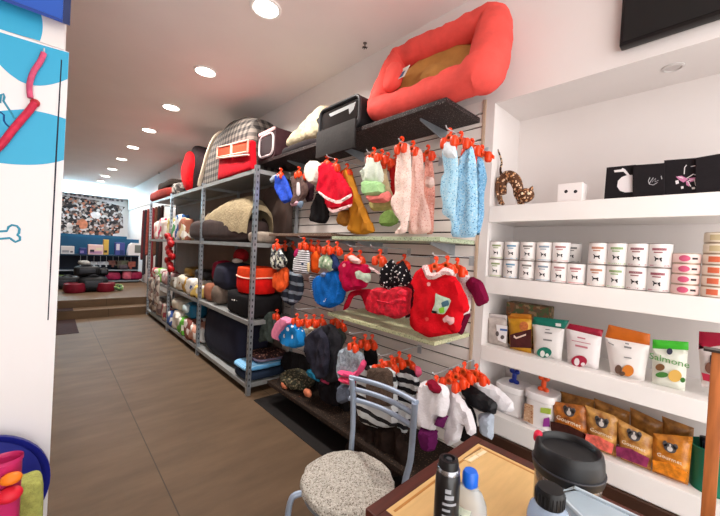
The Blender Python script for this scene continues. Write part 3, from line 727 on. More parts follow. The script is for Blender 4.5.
# --- ledge: two storage jars, food bags, green bucket
Z4 = 0.4925
def jar(lab, X, pxl, pxr, ytop, knob, deco):
    a, c = onX(pxl, ytop + 20, X), onX(pxr, ytop + 20, X)
    y = (a[1] + c[1]) / 2; w_ = abs(a[1] - c[1]); top = onX((pxl + pxr) / 2, ytop, X)[2]; h = top - Z4
    t = thing('storage_jar', lab, 'jar', (X + w_ / 2, y, Z4))
    XC = X + w_ / 2
    def sq(b, hw, z0, z1, e=0.55): blob(b, (XC, y, (z0 + z1) / 2), (hw * 2, hw * 2, z1 - z0), e, 0, 1, 40, ez=0.12)
    b = B(); sq(b, w_ * 0.47, Z4, Z4 + h * 0.8); obj('body', b, M((230, 226, 226), 0.2, spec=0.6), t)
    b = B(); sq(b, w_ * 0.52, Z4 + h * 0.78, Z4 + h); ld = obj('lid', b, M((238, 235, 235), 0.2, spec=0.6), t)
    b = B(); zk = Z4 + h
    s = w_ / 0.1 * 1.55
    kh = .072
    blob(b, (XC, y, zk + kh * .5), (0.022, 0.026, kh), 1, 0, 1, 16)
    for sg in (-1, 1):
        for zz in (0.1, 0.9): blob(b, (XC, y + sg * 0.013, zk + zz * kh), (0.026, 0.03, 0.026), 1, 0, 1, 14)
    obj('bone_knob', b, M(knob, 0.35), ld)
    if deco:
        X0 = XC - w_ * 0.47
        b = B(); prism(b, [(y + w_ * .44, Z4 + h * .1), (y + w_ * .12, Z4 + h * .08), (y + w_ * .14, Z4 + h * .62), (y + w_ * .44, Z4 + h * .6)], lambda u, v, s_: (s_, u, v), X0 - .003, X0 + 0.004)
        obj('printed_picture', b, spots((188, 150, 120), (150, 92, 60), 90, 0.4, (206, 176, 150)), t, False)
        b = B(); prism(b, [(y - w_ * .1, Z4 + h * .5), (y - w_ * .42, Z4 + h * .54), (y - w_ * .42, Z4 + h * .7), (y - w_ * .1, Z4 + h * .64)], lambda u, v, s_: (s_, u, v), X0 - .003, X0 + 0.004)
        obj('green_bone_print', b, M((170, 192, 80), 0.4), t, False)
        b = B(); prism(b, [(y - w_ * .2, Z4 + h * .12), (y - w_ * .42, Z4 + h * .2), (y - w_ * .38, Z4 + h * .44), (y - w_ * .22, Z4 + h * .36)], lambda u, v, s_: (s_, u, v), X0 - .003, X0 + 0.004)
        obj('purple_print', b, M((150, 60, 150), 0.4), t, False)
    return t
jar('white lidded ceramic jar with a dark blue bone knob', 1.85, 492.5, 522, 386, (28, 48, 140), False)
jar('white lidded ceramic jar with orange knob and kibble picture', 1.83, 522, 553, 394, (222, 84, 40), True)
# food bags
def foodbag(lab, X, body, cols_, c_low, badge, br, grp='orange food bags on the ledge', tb=0.05, front=True):
    q = YZ(body, X); q = [(y, Z4 + 0.0005) if z < Z4 + 0.05 else (y, z) for y, z in q]
    t = thing('food_bag', lab, 'food bag', (X, sum(y for y, z in q) / len(q), Z4), grp)
    obj('body', puff(B(), q, X, tb, 0.013, 0.003, 25, len(lab), 0, 0.8), M(cols_[0], 0.3, var=0.45, scale=26, spec=0.6, rgb2=cols_[1], bump=0.3), t)
    if front:
        xf = X - tb / 2 - 0.004
        ys = [y for y, z in q]; y0, y1 = min(ys), max(ys); zt = max(z for y, z in q)
        b = B()
        def el(cy, cz, ry, rz, x): prism(b, [(cy + ry * math.cos(2 * PI * k / 20), cz + rz * math.sin(2 * PI * k / 20)) for k in range(20)], lambda u, v, s: (s, u, v), x - .0012, x + 0.004)
        bq = onX(badge[0], badge[1], xf); el(bq[1], bq[2], br, br, xf)
        for s in (-1, 1): el(bq[1] + s * br * .8, bq[2] + br * .6, br * .38, br * .55, xf)
        dgm = obj('dog_picture', b, M((88, 82, 82), 0.5, var=0.5, scale=60), t, False)
        b = B(); el(bq[1], bq[2] - br * .2, br * .42, br * .5, xf - .0014); el(bq[1], bq[2] + br * .5, br * .14, br * .4, xf - .0014)
        obj('dog_face', b, M((206, 198, 192), 0.5), dgm, False)
        b = B(); zl = Z4 + (bq[2] - Z4) * 0.45
        prism(b, [(y0 + .012, Z4 + .02), (y1 - .012, Z4 + .02), (y1 - .006, zl), ((y0 + y1) / 2, zl + .012), (y0 + .006, zl)], lambda u, v, s: (s, u, v), xf + 0.0005, xf + .006)
        obj('lower_panel', b, M(c_low, 0.35, var=0.4, scale=45, bump=.3), t, False)
        text('lettering', 'Gourmet', M((240, 226, 205), 0.5), t, (y1 - y0) * 0.17, (xf - .001, bq[1], (bq[2] + zl) / 2 - br * .35), (0, -1, -0.05), (0, 0, 1))
    return t
OB = ((176, 100, 38), (222, 168, 90))
foodbag('orange and black food bag with dog picture, leftmost on the ledge', 1.86, [(552, 401), (586, 406), (588, 452), (556, 446)], ((120, 56, 24), (214, 126, 40)), (60, 30, 26), (569, 412), 0.022)
foodbag('orange food bag with salmon pink lower part, second on the ledge', 1.86, [(585, 405), (618, 417), (616, 458), (590, 447)], OB, (226, 106, 92), (601.5, 423), 0.022)
foodbag('orange food bag with a purple lower part, third on the ledge', 1.86, [(617, 418), (653, 437), (651, 473), (621, 459)], OB, (130, 46, 84), (634, 436), 0.021)
foodbag('all orange food bag, nearest the green bucket', 1.86, [(653, 433), (693, 437), (688, 486), (652, 474)], ((206, 120, 34), (226, 146, 48)), (212, 126, 34), (670, 448), 0.019)
for k, (x0, y0, x1, y1) in enumerate(((560, 391, 594, 400), (594, 398, 630, 412), (630, 407, 664, 423), (662, 416, 694, 428))):
    foodbag('dull orange food bag in the back row, %s from left' % order[k], 2.0, [(x0, y0), (x1, y1), (x1 - 2, 470), (x0 + 2, 445)], ((150, 92, 40), (196, 136, 66)), None, None, None, 'food bags in the back row', 0.05, False)
# green bucket
q0, q1 = onX(687, 470, 1.9), onX(738, 470, 1.9)
by = (q0[1] + q1[1]) / 2; br = (q0[1] - q1[1]) / 2; bt = onX(700, 447, 1.86)[2]
t = thing('green_bucket', 'dark green round bucket at right end of ledge', 'bucket', (1.9, by, Z4))
obj('shell', lathe(B(), (1.9, by, Z4), [(0, 0), (br * .86, 0), (br, bt - Z4), (br * 1.05, bt - Z4 + .004), (br * .98, bt - Z4 + .006), (br * .92, bt - Z4), (br * .8, 0.01), (0, 0.008)], 32), M((16, 112, 86), 0.4), t)
t = thing('wrapped_treats', 'bunch of black and blue wrapped sticks standing in the green bucket', 'treats', (1.9, by, Z4 + .01))
for k, (dx, dy, c) in enumerate(((-.03, .02, (30, 34, 52)), (-.02, -.02, (60, 90, 160)), (.02, .0, (22, 22, 26)), (-.035, 0, (150, 160, 190)), (.01, .03, (24, 24, 30)))):
    obj('stick', tube(B(), [(1.9 + dx * .5, by + dy * .5, Z4 + .011), (1.9 + dx * .8, by + dy * .9, bt + .02 + .008 * (k % 3))], .012, 10), M(c, .35), t)
# ================================================================== slat wall display: shelves, hooks, pet clothes
SX = 1.45
def bracket(b, y, z, x0=SX + 0.08): prism(b, [(WX, z), (x0, z), (x0, z - .012), (WX - .01, z - .07), (WX, z - .07)], lambda u, v, s: (u, s, v), y - .004, y + .004)
DARKSH = spots((46, 38, 38), (150, 138, 134), 110, 0.2, rough=0.5, bump=0.1)
t = thing('display_shelf', 'long dark speckled top shelf under the coral pet bed', 'shelf', (1.625, 1.9, 2.115), 'shelves on the slat wall')
obj('board', box(B(), SX, WX, 0.98, 3.05, 2.118, 2.145, .002), DARKSH, t, False)
for y in (1.2, 1.95, 2.65):
    b = B(); bracket(b, y, 2.118); obj('bracket', b, STEEL, t, False)
GRN = spots((176, 188, 158), (112, 122, 102), 90, 0.3, (206, 212, 190), 0.3, bump=0.1)
def pshelf(lab, x0, y0, y1, zt, th, mat, ys, zb=None):
    t = thing('display_shelf', lab, 'shelf', ((x0 + WX) / 2, (y0 + y1) / 2, zt - th), 'shelves on the slat wall')
    obj('board', box(B(), x0, WX, y0, y1, zt - th, zt, .003), mat, t, False)
    for y in ys:
        b = B(); bracket(b, y, zt - th, x0 + .1); obj('bracket', b, STEEL, t, False)
pshelf('pale green speckled shelf below the hanging scarves', SX, 0.97, 1.86, 1.44, 0.024, GRN, (1.1, 1.7))
pshelf('brown shelf below the black garment and mustard skirt', SX, 1.87, 2.78, 1.462, 0.022, spots((112, 92, 80), (150, 128, 112), 90, 0.3), (2.0, 2.65))
pshelf('pale green speckled shelf below the red dresses', SX, 0.97, 1.865, 0.905, 0.024, spots((192, 194, 156), (128, 134, 104), 90, 0.3, (220, 216, 186), 0.3, bump=0.1), (1.1, 1.7))
LOWZ = 0.2
pshelf('low dark brown mottled shelf close to the floor', 1.39, 0.97, 2.58, LOWZ, 0.03, spots((40, 31, 26), (96, 74, 56), 80, 0.26, (64, 48, 38)), (1.1, 1.8, 2.5))
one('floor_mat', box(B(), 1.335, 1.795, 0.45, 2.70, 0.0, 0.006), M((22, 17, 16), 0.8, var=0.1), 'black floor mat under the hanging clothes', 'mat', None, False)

def hook(lab, y, z, xf):
    z = z - .012
    t = thing('display_hook', lab, 'hook', (WX, y, z - .05), 'metal hooks on the slat wall')
    obj('rod', tube(B(), [(WX - .002, y, z), (xf, y, z), (xf - .012, y, z + .012)], .0035, 8), STEEL_L, t)
    obj('back_plate', box(B(), WX - .004, WX - .0005, y - .016, y + .016, z - .05, z + .006, .001), STEEL_L, t, False)
def hanger(lab, X, y, z, w_=0.13, tilt=0.0, mat=None, hz=None):
    """orange plastic clip hanger; (y, z) is the middle of its bar"""
    mat = mat or ORANGE; w_ = w_ * 1.2
    t = thing('clothes_hanger', lab, 'hanger', (X, y, z), 'orange plastic clothes hangers')
    P = lambda dy, dz_, dx=0: (X + dx, y + dy, z + dz_)
    b = B()
    top = [(w_ / 2, -.030), (w_ / 2, -.012), (w_ * .32, .010), (w_ * .12, .020), (-w_ * .12, .020), (-w_ * .32, .010), (-w_ / 2, -.012), (-w_ / 2, -.030), (-w_ * .3, -.012), (0, -.004), (w_ * .3, -.012)]
    prism(b, top, lambda u, v, s: P(u, v, s), -.007, .007)
    obj('bar', b, mat, t)
    b = B(); tube(b, spline([P(0, .014), P(0, .030), P(0, .040, .008), P(0, .050, .004), P(0, .050, -.008), P(0, .042, -.014)], 4), .0065, 8); obj('hook', b, mat, t)
    for s in (-1, 1):
        b = B(); c = P(s * w_ * .3, -.006)
        blob(b, (c[0] - .008, c[1], c[2] - .010), (.036, .034, .056), .6, 0, 1, 16); obj('clip', b, mat, t)
    b = B(); lathe(b, P(0, .006, -.0105), [(.008, -.003), (.019, -.003), (.019, .003), (.008, .003), (.008, -.003)], 18, axis=(1, 0, 0)); obj('ring', b, M((240, 92, 44), .35, spec=.5), t)
    return t
FK = 1.9
def garment(name, lab, cat, X, pts, mat, t_=0.03, parts=(), grp='pet clothes on the slat wall', fold=.006, freq=45, smooth=1, res=.016, hang=None, seed=None):
    """pts in photo pixels, projected on to the plane the garment really hangs in"""
    t_ = t_ * .68
    q = YZ(pts, X); sd = seed if seed is not None else len(lab)
    ys = [y for y, z in q]; zs = [z for y, z in q]
    c = (X, sum(ys) / len(ys), min(zs))
    if not parts:
        o = tag(obj(name, puff(B(), q, X, t_, res, fold * FK, freq, sd, smooth, .8, .02), mat, None, True, None, c), lab, cat, grp)
    else:
        o = thing(name, lab, cat, c, grp)
        obj('body', puff(B(), q, X, t_, res, fold * FK, freq, sd, smooth, .8, .02), mat, o)
        for pn, pp, dx, pm, tt, *lb in parts:
            x2 = X - max(dx, t_ / 2 + fold * .5 - tt / 2 + .004) if dx >= 0 else X - dx
            obj(pn, puff(B(), YZ(pp, x2), x2, tt, min(res, .014), fold * .5 if tt > .012 else 0, freq, sd + 3, smooth, .8, .02), pm, o, True, lb[0] if lb else None)
    if hang:
        for i, h in enumerate(hang):
            hx, hy, ww = h[:3]; p = onX(hx, hy + 3.5, X + (h[4] if len(h) > 4 else 0))
            short = lab if len(lab.split()) <= 10 else ' '.join(lab.split()[:10])
            hanger(h[3] if len(h) > 3 and h[3] else 'orange hanger carrying the ' + short, p[0], p[1], p[2], ww)
    return o
TAGM = M((190, 206, 186), 0.6, var=0.25, scale=40)

# ---------------- top row
K = crop(260, 130, 140 / 657)
DEN = M((34, 74, 190), 0.85, var=0.3, scale=50, bump=0.3)
garment('dog_coat', 'bright blue denim dog coat hanging tilted at the left of top row', 'pet clothing', 1.47, K((62, 212), (105, 203), (122, 225), (140, 268), (157, 325), (135, 338), (112, 347), (88, 315), (70, 268)), DEN, .05,
        [('collar', K((45, 232), (62, 212), (95, 204), (100, 220), (72, 236), (52, 250)), .012, M((164, 178, 196), .8), .03)], hang=[(281, 171, .07)])
garment('dog_outfit', 'brown and grey dog outfit with a white tie, right of blue coat', 'pet clothing', 1.48, K((140, 222), (165, 212), (200, 212), (215, 235), (228, 280), (215, 312), (195, 340), (185, 352), (150, 360), (140, 345), (165, 312), (152, 262)), M((92, 70, 66), .85, var=.4, scale=40, bump=.3), .05,
        [('tie', K((172, 245), (186, 245), (190, 300), (180, 312), (170, 300)), .03, M((206, 196, 200), .7), .012), ('hem', K((140, 345), (170, 330), (190, 345), (150, 360)), .012, M((196, 150, 164), .8), .02), ('cuff', K((185, 330), (205, 335), (195, 370), (175, 362)), .01, M((110, 128, 150), .8), .03)], hang=[(299, 170, .07), (308, 171, .06, 'orange hanger carrying the dark outfit between blue coat and santa coat')])
garment('dog_coat', 'dark plum knitted dog coat half hidden behind the white pompom hood', 'pet clothing', 1.56, K((215, 205), (245, 210), (255, 270), (250, 330), (220, 340), (205, 300)), cloth((72, 48, 56), .3), .05)
garment('santa_coat', 'red dog coat with white trim and a white round hood', 'pet clothing', 1.44, K((285, 165), (315, 150), (345, 155), (380, 205), (432, 288), (430, 312), (432, 350), (400, 366), (342, 384), (318, 362), (310, 320), (278, 296), (272, 280), (285, 240)), cloth((204, 18, 44), .15), .10,
        [('hood', [(K((265 + 34 * math.cos(a), 203 + 58 * math.sin(a)))[0]) for a in [k * PI / 8 for k in range(16)]], .0, M((226, 218, 206), .95, bump=.5, scale=60, var=.05), .12, 'white fluffy hood'),
         ('white_trim', K((276, 285), (315, 315), (365, 334), (430, 296), (432, 312), (368, 350), (308, 326), (270, 292)), .05, M((236, 214, 212), .9, bump=.4, scale=60), .02, 'white trim'),
         ('white_trim', K((318, 362), (342, 376), (432, 345), (430, 358), (380, 378), (342, 390), (322, 376)), .045, M((230, 190, 190), .9, bump=.4, scale=60), .02, 'white trim')], fold=.004, hang=[(327, 160, .08), (336, 163, .07, 'second orange hanger above the red santa dog coat')])
garment('dog_coat', 'black dog coat hanging below the white hood of the santa coat', 'pet clothing', 1.53, K((272, 290), (312, 320), (325, 350), (322, 410), (310, 440), (275, 438), (228, 425), (240, 372), (262, 320)), BLACKC, .06)
garment('pet_dress', 'mustard yellow flared velvet pet dress beside the red santa coat', 'pet clothing', 1.50, K((388, 185), (418, 175), (436, 225), (462, 300), (505, 400), (540, 478), (495, 491), (427, 487), (428, 395), (402, 300), (395, 240)), M((190, 124, 26), .8, var=.2, scale=8, bump=.2), .10,
        [('back_panel', K((372, 380), (428, 370), (430, 440), (398, 455), (357, 435)), -.06, M((170, 112, 34), .85, var=.2), .04)], hang=[(347, 168, .09)], fold=.01, freq=30)
K = crop(350, 100, 180 / 714)
WHT = cloth((222, 232, 218), .06)
garment('pet_dress', 'layered pet dress in white, mint and pink frills', 'pet clothing', 1.44, K((72, 222), (112, 222), (128, 270), (135, 300), (128, 332), (50, 325), (40, 288), (62, 260)), WHT, .06,
        [('green_tier', K((52, 318), (130, 325), (137, 368), (115, 382), (55, 382)), .006, cloth((168, 214, 152), .1), .07, 'mint green frill'), ('pink_tier', K((65, 376), (120, 376), (150, 360), (165, 375), (150, 408), (78, 408)), .0, cloth((224, 122, 116), .15), .07, 'pink frill')],
        hang=[(374, 153, .10), (382, 155, .09, 'second orange hanger above the frilly white dress', .04)], fold=.008, freq=70)
garment('pet_dress', 'olive and pink frilled pet dress behind the white mint one', 'pet clothing', 1.52, K((112, 225), (135, 230), (145, 290), (165, 370), (190, 440), (150, 435), (85, 440), (78, 405), (130, 380), (128, 290)), cloth((206, 190, 150), .15), .06,
        [('olive_tier', K((78, 400), (165, 380), (180, 425), (140, 440), (85, 440)), .01, cloth((176, 168, 108), .15), .06)], fold=.008, freq=70, hang=[(388, 158, .08)])
garment('pet_dress', 'red pet dress with a green lower frill behind the frilly dresses', 'pet clothing', 1.63, K((145, 240), (178, 235), (188, 330), (180, 430), (120, 440), (150, 400), (165, 330)), cloth((176, 30, 32), .15), .05,
        [('green_frill', K((125, 455), (160, 425), (182, 440), (192, 488), (160, 503), (118, 498)), .005, cloth((134, 166, 92), .15), .06, 'green frill')], fold=.007, freq=60, hang=[(395, 160, .09)])
K = crop(370, 130, 130 / 610)
PNK = spots((248, 224, 214), (228, 170, 158), 110, .3, (224, 190, 168)); PNK2 = spots((244, 206, 196), (220, 150, 140), 110, .32, (228, 170, 150))
garment('pet_scarf', 'pale pink fringed pet scarf, front one of the pink three', 'pet clothing', 1.44, K((158, 62), (182, 66), (190, 100), (196, 200), (192, 300), (190, 380), (178, 440), (172, 480), (140, 488), (112, 485), (150, 440), (112, 390), (95, 345), (102, 312), (118, 300), (115, 230), (128, 110)), PNK, .03, hang=[(402, 143, .07)], freq=90)
garment('pet_scarf', 'pink fringed pet scarf, middle one of the pink three', 'pet clothing', 1.51, K((200, 92), (245, 88), (254, 200), (252, 300), (280, 380), (290, 480), (230, 490), (176, 488), (190, 380), (196, 200)), PNK2, .03, hang=[(413, 147, .08)], freq=90)
garment('pet_scarf', 'dusty pink pet scarf, rear one of the pink three', 'pet clothing', 1.60, K((258, 130), (292, 142), (300, 200), (306, 300), (300, 400), (298, 488), (262, 490), (250, 300)), spots((226, 160, 146), (190, 110, 100), 100, .32, (236, 196, 184)), .03,
        [('ruffle', K((262, 215), (300, 222), (303, 262), (280, 275), (258, 262)), .02, cloth((240, 214, 206), .1), .04)], hang=[(428, 151, .09)], freq=90)
BL = spots((168, 212, 234), (106, 160, 198), 120, .34, (206, 226, 236)); BL2 = spots((156, 204, 232), (90, 144, 188), 110, .36, (196, 222, 236)); BL3 = spots((124, 176, 212), (84, 130, 176), 110, .34, (176, 208, 230))
garment('pet_scarf', 'pale blue speckled pet scarf, front one of the blue three', 'pet clothing', 1.44, K((352, 52), (398, 62), (412, 120), (416, 200), (406, 330), (396, 440), (386, 470), (378, 420), (338, 392), (342, 342), (328, 290), (334, 222), (350, 200), (336, 110)), BL, .03,
        [('pale_top', K((350, 52), (398, 62), (410, 130), (372, 140), (338, 112)), .012, cloth((222, 230, 236), .05), .03)], hang=[(450, 136, .08)], freq=90)
garment('pet_scarf', 'light blue speckled pet scarf, middle one of the blue three', 'pet clothing', 1.50, K((420, 132), (450, 90), (482, 72), (500, 160), (506, 330), (505, 430), (500, 502), (440, 506), (378, 500), (386, 400), (405, 330), (410, 200)), BL2, .03, hang=[(461, 139, .10)], freq=80)
garment('pet_scarf', 'deeper blue speckled pet scarf, rear one of the blue three', 'pet clothing', 1.58, K((500, 118), (530, 135), (546, 200), (550, 232), (535, 300), (536, 400), (520, 470), (512, 495), (498, 492), (502, 330)), BL3, .03, hang=[(472, 146, .10), (482, 152, .11, 'orange hanger sticking out right of the blue scarves', .08)], freq=90)
for lab, px, py, xf in (('steel hook holding the pink scarves', 400, 139, 1.40), ('steel hook holding the blue scarves', 447, 126, 1.40), ('steel hook holding the frilly pet dresses', 368, 150, 1.40), ('steel hook holding the red santa coat', 328, 155, 1.40)):
    p = onX(px, py, xf); hook(lab, p[1], p[2], xf)

# ---------------- middle row
K = crop(270, 230, 90 / 580)
garment('dog_shirt', 'dark dog shirt with grey and cream print, far left of middle row', 'pet clothing', 1.44, K((18, 98), (50, 95), (78, 140), (112, 195), (95, 235), (60, 255), (15, 250), (4, 205), (14, 150)), collage(45, [(60, 62, 66), (206, 208, 190), (96, 104, 112), (222, 222, 214), (40, 40, 44)]), .05, hang=[(277, 242, .08)])
garment('dog_shirt', 'small orange fabric pet shirt hanging below the printed grey one', 'pet clothing', 1.46, K((30, 280), (65, 262), (90, 240), (112, 240), (116, 330), (102, 378), (70, 400), (45, 398), (28, 368)), cloth((226, 88, 40), .12), .07)
garment('dog_hoodie', 'dark slate dog hoodie with pale grey bands, behind striped tee', 'pet clothing', 1.52, K((105, 240), (150, 275), (205, 285), (216, 380), (198, 450), (142, 492), (95, 465), (70, 412), (105, 375)), stripes((44, 50, 62), (128, 140, 152), .075, 2, .66, .02), .07)
garment('dog_jacket', 'dark grey dog jacket hanging behind the print shirt in middle row', 'pet clothing', 1.60, K((62, 110), (150, 105), (165, 260), (120, 300), (100, 200)), cloth((52, 52, 50), .3), .05, hang=[(285, 243, .09), (293, 244, .09, 'orange hanger in the crowded row left of the striped tee', .05)])
garment('dog_tee', 'black and white striped sleeveless dog tee in the middle row', 'pet clothing', 1.45, K((186, 106), (205, 124), (256, 130), (256, 282), (205, 285), (148, 280), (156, 182), (182, 150)), stripes((232, 232, 236), (40, 42, 58), .0165, 2, .6), .04,
        [('pink_shoulder', K((160, 140), (185, 108), (192, 126), (178, 160), (158, 182)), .002, cloth((206, 50, 112), .1), .04, 'magenta shoulder'), ('badge', K((200, 212), (215, 208), (218, 225), (204, 230)), .024, M((60, 76, 100), .7), .008), ('cream_side', K((238, 215), (256, 205), (256, 270), (240, 268)), .022, cloth((226, 206, 160), .1), .008)], fold=.003, hang=[(304, 241, .10), (311, 243, .09, 'orange hanger right above the striped dog tee', .05)])
garment('dog_tee', 'plain orange dog tee between striped tee and flower print', 'pet clothing', 1.50, K((262, 152), (312, 122), (330, 180), (316, 282), (262, 270)), cloth((236, 92, 30), .1), .05, hang=[(318, 244, .09)])
garment('dog_shirt', 'pale green and white flower print collar shirt above the blue bodysuit', 'pet clothing', 1.42, K((315, 182), (352, 156), (378, 170), (412, 192), (410, 258), (382, 270), (350, 245), (312, 246)), spots((160, 180, 150), (226, 232, 214), 36, .42, (120, 152, 120)), .04, [('grey_hem', K((322, 280), (366, 268), (352, 304), (322, 300)), .0, cloth((110, 124, 160), .15), .03)], hang=[(328, 245, .09)])
garment('dog_bodysuit', 'round saturated blue dog bodysuit in the middle row', 'pet clothing', 1.46, K((296, 310), (330, 285), (372, 272), (440, 250), (468, 300), (476, 395), (452, 478), (392, 506), (332, 495), (300, 440), (292, 372)), cloth((18, 96, 178), .12), .12,
        [('navy_upper', K((372, 130), (420, 160), (462, 250), (440, 262), (395, 265), (410, 200)), .0, cloth((36, 52, 92), .2), .05, 'navy hood'), ('logo', K((340, 455), (350, 460), (365, 432), (356, 456), (348, 466)), .065, M((230, 232, 240), .6), .004)], fold=.005, hang=[(337, 246, .10)])
garment('dog_tee', 'thin striped sleeve hanging left of the blue bodysuit', 'pet clothing', 1.54, K((255, 288), (298, 298), (298, 430), (285, 441), (262, 385)), stripes((214, 216, 220), (50, 54, 70), .018, 2, .5), .03)
K = crop(330, 250, 90 / 580)
MAG = cloth((176, 12, 62), .14)
garment('pet_dress', 'magenta pet dress with pink collar and small round buttons', 'pet clothing', 1.44, K((70, 82), (112, 52), (182, 92), (240, 90), (262, 118), (246, 180), (240, 238), (192, 255), (132, 262), (100, 272), (66, 192), (55, 112)), MAG, .07,
        [('collar', K((108, 40), (145, 30), (205, 70), (190, 92), (140, 82)), .02, cloth((238, 190, 186), .1), .03, 'pale pink collar'), ('price_tag', K((160, 142), (190, 130), (215, 150), (262, 150), (262, 195), (240, 215), (200, 190), (170, 185)), .05, TAGM, .008), ('button', K((78, 95), (90, 84), (102, 92), (96, 108), (84, 110)), .04, M((240, 140, 150), .6), .014),
         ('sleeve_cuff', K((245, 108), (262, 105), (325, 145), (318, 158), (262, 128)), .01, cloth((240, 206, 206), .1), .015)], hang=[(351, 253, .08), (360, 255, .08, 'orange hanger at the right of the magenta pet dress', .05)])
garment('pet_trousers', 'dark red pet trouser legs hanging under the magenta dress', 'pet clothing', 1.52, K((80, 390), (128, 272), (150, 262), (192, 252), (268, 250), (272, 300), (305, 420), (262, 395), (222, 350), (205, 300), (185, 290), (150, 300), (122, 370), (96, 386)), cloth((182, 18, 44), .15), .06)
garment('pet_dress', 'pet dress with black white-dotted top and red ruffled skirt', 'pet clothing', 1.44, K((350, 102), (372, 88), (400, 52), (420, 92), (440, 90), (470, 62), (508, 130), (526, 190), (490, 238), (440, 225), (380, 262), (312, 222), (330, 150)), spots((22, 20, 24), (236, 232, 232), 55, .26), .07,
        [('ruffled_skirt', K((290, 242), (340, 240), (380, 258), (440, 232), (492, 236), (502, 280), (490, 350), (494, 420), (455, 440), (410, 446), (382, 420), (300, 420), (258, 382), (270, 300)), .01, M((196, 22, 44), .8, var=.45, scale=30, bump=.8, bscale=40), .12, 'red ruffled skirt'),
         ('ruffle', K((300, 300), (390, 320), (480, 290), (490, 340), (400, 365), (300, 345)), .05, M((214, 34, 58), .8, var=.4, scale=40, bump=.8, bscale=50), .05), ('ruffle', K((380, 255), (440, 245), (500, 260), (500, 300), (390, 315)), .045, M((214, 34, 58), .8, var=.4, scale=40, bump=.8, bscale=50), .05)],
        fold=.012, freq=90, hang=[(376, 256, .05), (389, 258, .07)  ] if False else [(380, 255, .09)])
garment('pet_dress', 'black and dark red pet dress behind the dotted ruffle dress', 'pet clothing', 1.56, K((440, 90), (510, 100), (535, 230), (550, 300), (520, 430), (480, 440), (500, 300)), cloth((70, 14, 24), .3), .06, hang=[(404, 260, .08)])
one('price_card', box(B(), 1.49, 1.492, *sorted((onX(379, 262, 1.49)[1], onX(385, 262, 1.49)[1])), *sorted((onX(380, 267, 1.49)[2], onX(380, 259, 1.49)[2]))), M((232, 110, 40), .6), 'small orange price card left of the dotted dress', 'price card', None, False)
K = crop(400, 250, 100 / 543)
RED = cloth((204, 16, 30), .1)
garment('pet_dress', 'large bright red short sleeved pet dress with printed collar', 'pet clothing', 1.43, K((85, 118), (120, 92), (150, 140), (200, 150), (245, 132), (290, 122), (330, 192), (368, 262), (378, 330), (345, 345), (335, 395), (322, 450), (240, 462), (200, 470), (150, 476), (72, 432), (50, 402), (70, 300), (82, 205), (55, 185), (78, 130)), RED, .09,
        [('collar', K((115, 88), (150, 78), (165, 125), (205, 122), (240, 92), (290, 108), (305, 145), (285, 140), (240, 132), (190, 160), (145, 160)), .035, spots((236, 206, 204), (196, 110, 120), 110, .3), .03, 'flower print collar'),
         ('price_tag', K((192, 232), (212, 245), (280, 268), (262, 315), (240, 350), (200, 345), (168, 342), (190, 290)), .06, TAGM, .006, 'pale card price tag'), ('tag_print', K((222, 285), (262, 270), (268, 300), (230, 312)), .066, M((70, 110, 130), .6), .004), ('tag_print', K((208, 318), (240, 308), (242, 340), (215, 345)), .066, M((130, 196, 60), .6), .004),
         ('button', K((145, 180), (155, 174), (166, 180), (164, 194), (150, 197)), .05, M((240, 160, 160), .5), .016), ('button', K((135, 370), (145, 364), (156, 370), (154, 384), (140, 387)), .05, M((214, 60, 60), .5), .016), ('bow', K((230, 375), (255, 352), (270, 365), (295, 365), (295, 395), (270, 410), (255, 390), (240, 395)), .055, cloth((222, 170, 170), .2), .02)], fold=.007, freq=30,
        hang=[(436, 264, .10), (447, 263, .10, 'middle orange hanger above the bright red pet dress', .06), (457, 265, .10, 'rear orange hanger above the bright red pet dress', .12)])
garment('dog_pyjama', 'maroon dog pyjama with flower print shoulder, behind red dress', 'pet clothing', 1.60, K((300, 122), (350, 92), (382, 150), (392, 240), (380, 340), (340, 465), (300, 445), (330, 380), (340, 250)), spots((234, 222, 222), (190, 120, 140), 110, .3), .05,
        [('maroon_sleeve', K((352, 185), (388, 140), (448, 170), (470, 225), (486, 282), (420, 312), (395, 250)), .02, cloth((112, 14, 52), .12), .06, 'maroon sleeve'), ('maroon_leg', K((340, 352), (388, 342), (365, 400), (338, 466), (300, 442)), .01, cloth((92, 12, 40), .12), .06, 'maroon leg')])
for lab, px, py, xf in (('steel hook holding the bright red dress', 434, 253, 1.42), ('steel hook holding the dotted dress', 372, 245, 1.44), ('steel hook holding the magenta dress', 349, 244, 1.44), ('steel hook holding the striped tee', 300, 236, 1.44), ('empty steel hook between the dotted and red dresses', 408, 254, 1.55)):
    p = onX(px, py, xf); hook(lab, p[1], p[2], xf)

# ---------------- lower row
K = crop(240, 290, 140 / 602)
garment('pet_hat', 'round pet hat of pink and blue cloth, left in lower row', 'pet clothing', 1.42, K((186, 168), (230, 135), (262, 165), (275, 200), (277, 242), (232, 252), (186, 236), (178, 200)), spots((26, 122, 190), (220, 226, 240), 14, .22), .11,
        [('pink_brim', K((150, 172), (170, 130), (198, 110), (235, 138), (205, 160), (178, 200), (172, 222), (152, 204)), .01, cloth((232, 136, 170), .12), .09, 'pink brim')], hang=[(297, 317, .10)])
garment('dog_shirt', 'small cream and brown collar piece right of the pink and blue hat', 'pet clothing', 1.47, K((265, 170), (300, 155), (322, 165), (285, 195), (272, 215)), cloth((206, 190, 160), .2), .05, hang=[(306, 318, .10), (314, 318, .10, 'orange hanger in the dense lower row beside the hat', .04), (322, 318, .10, 'orange hanger in the middle of the dense lower row', .08)])
JK = cloth((46, 46, 58), .22)
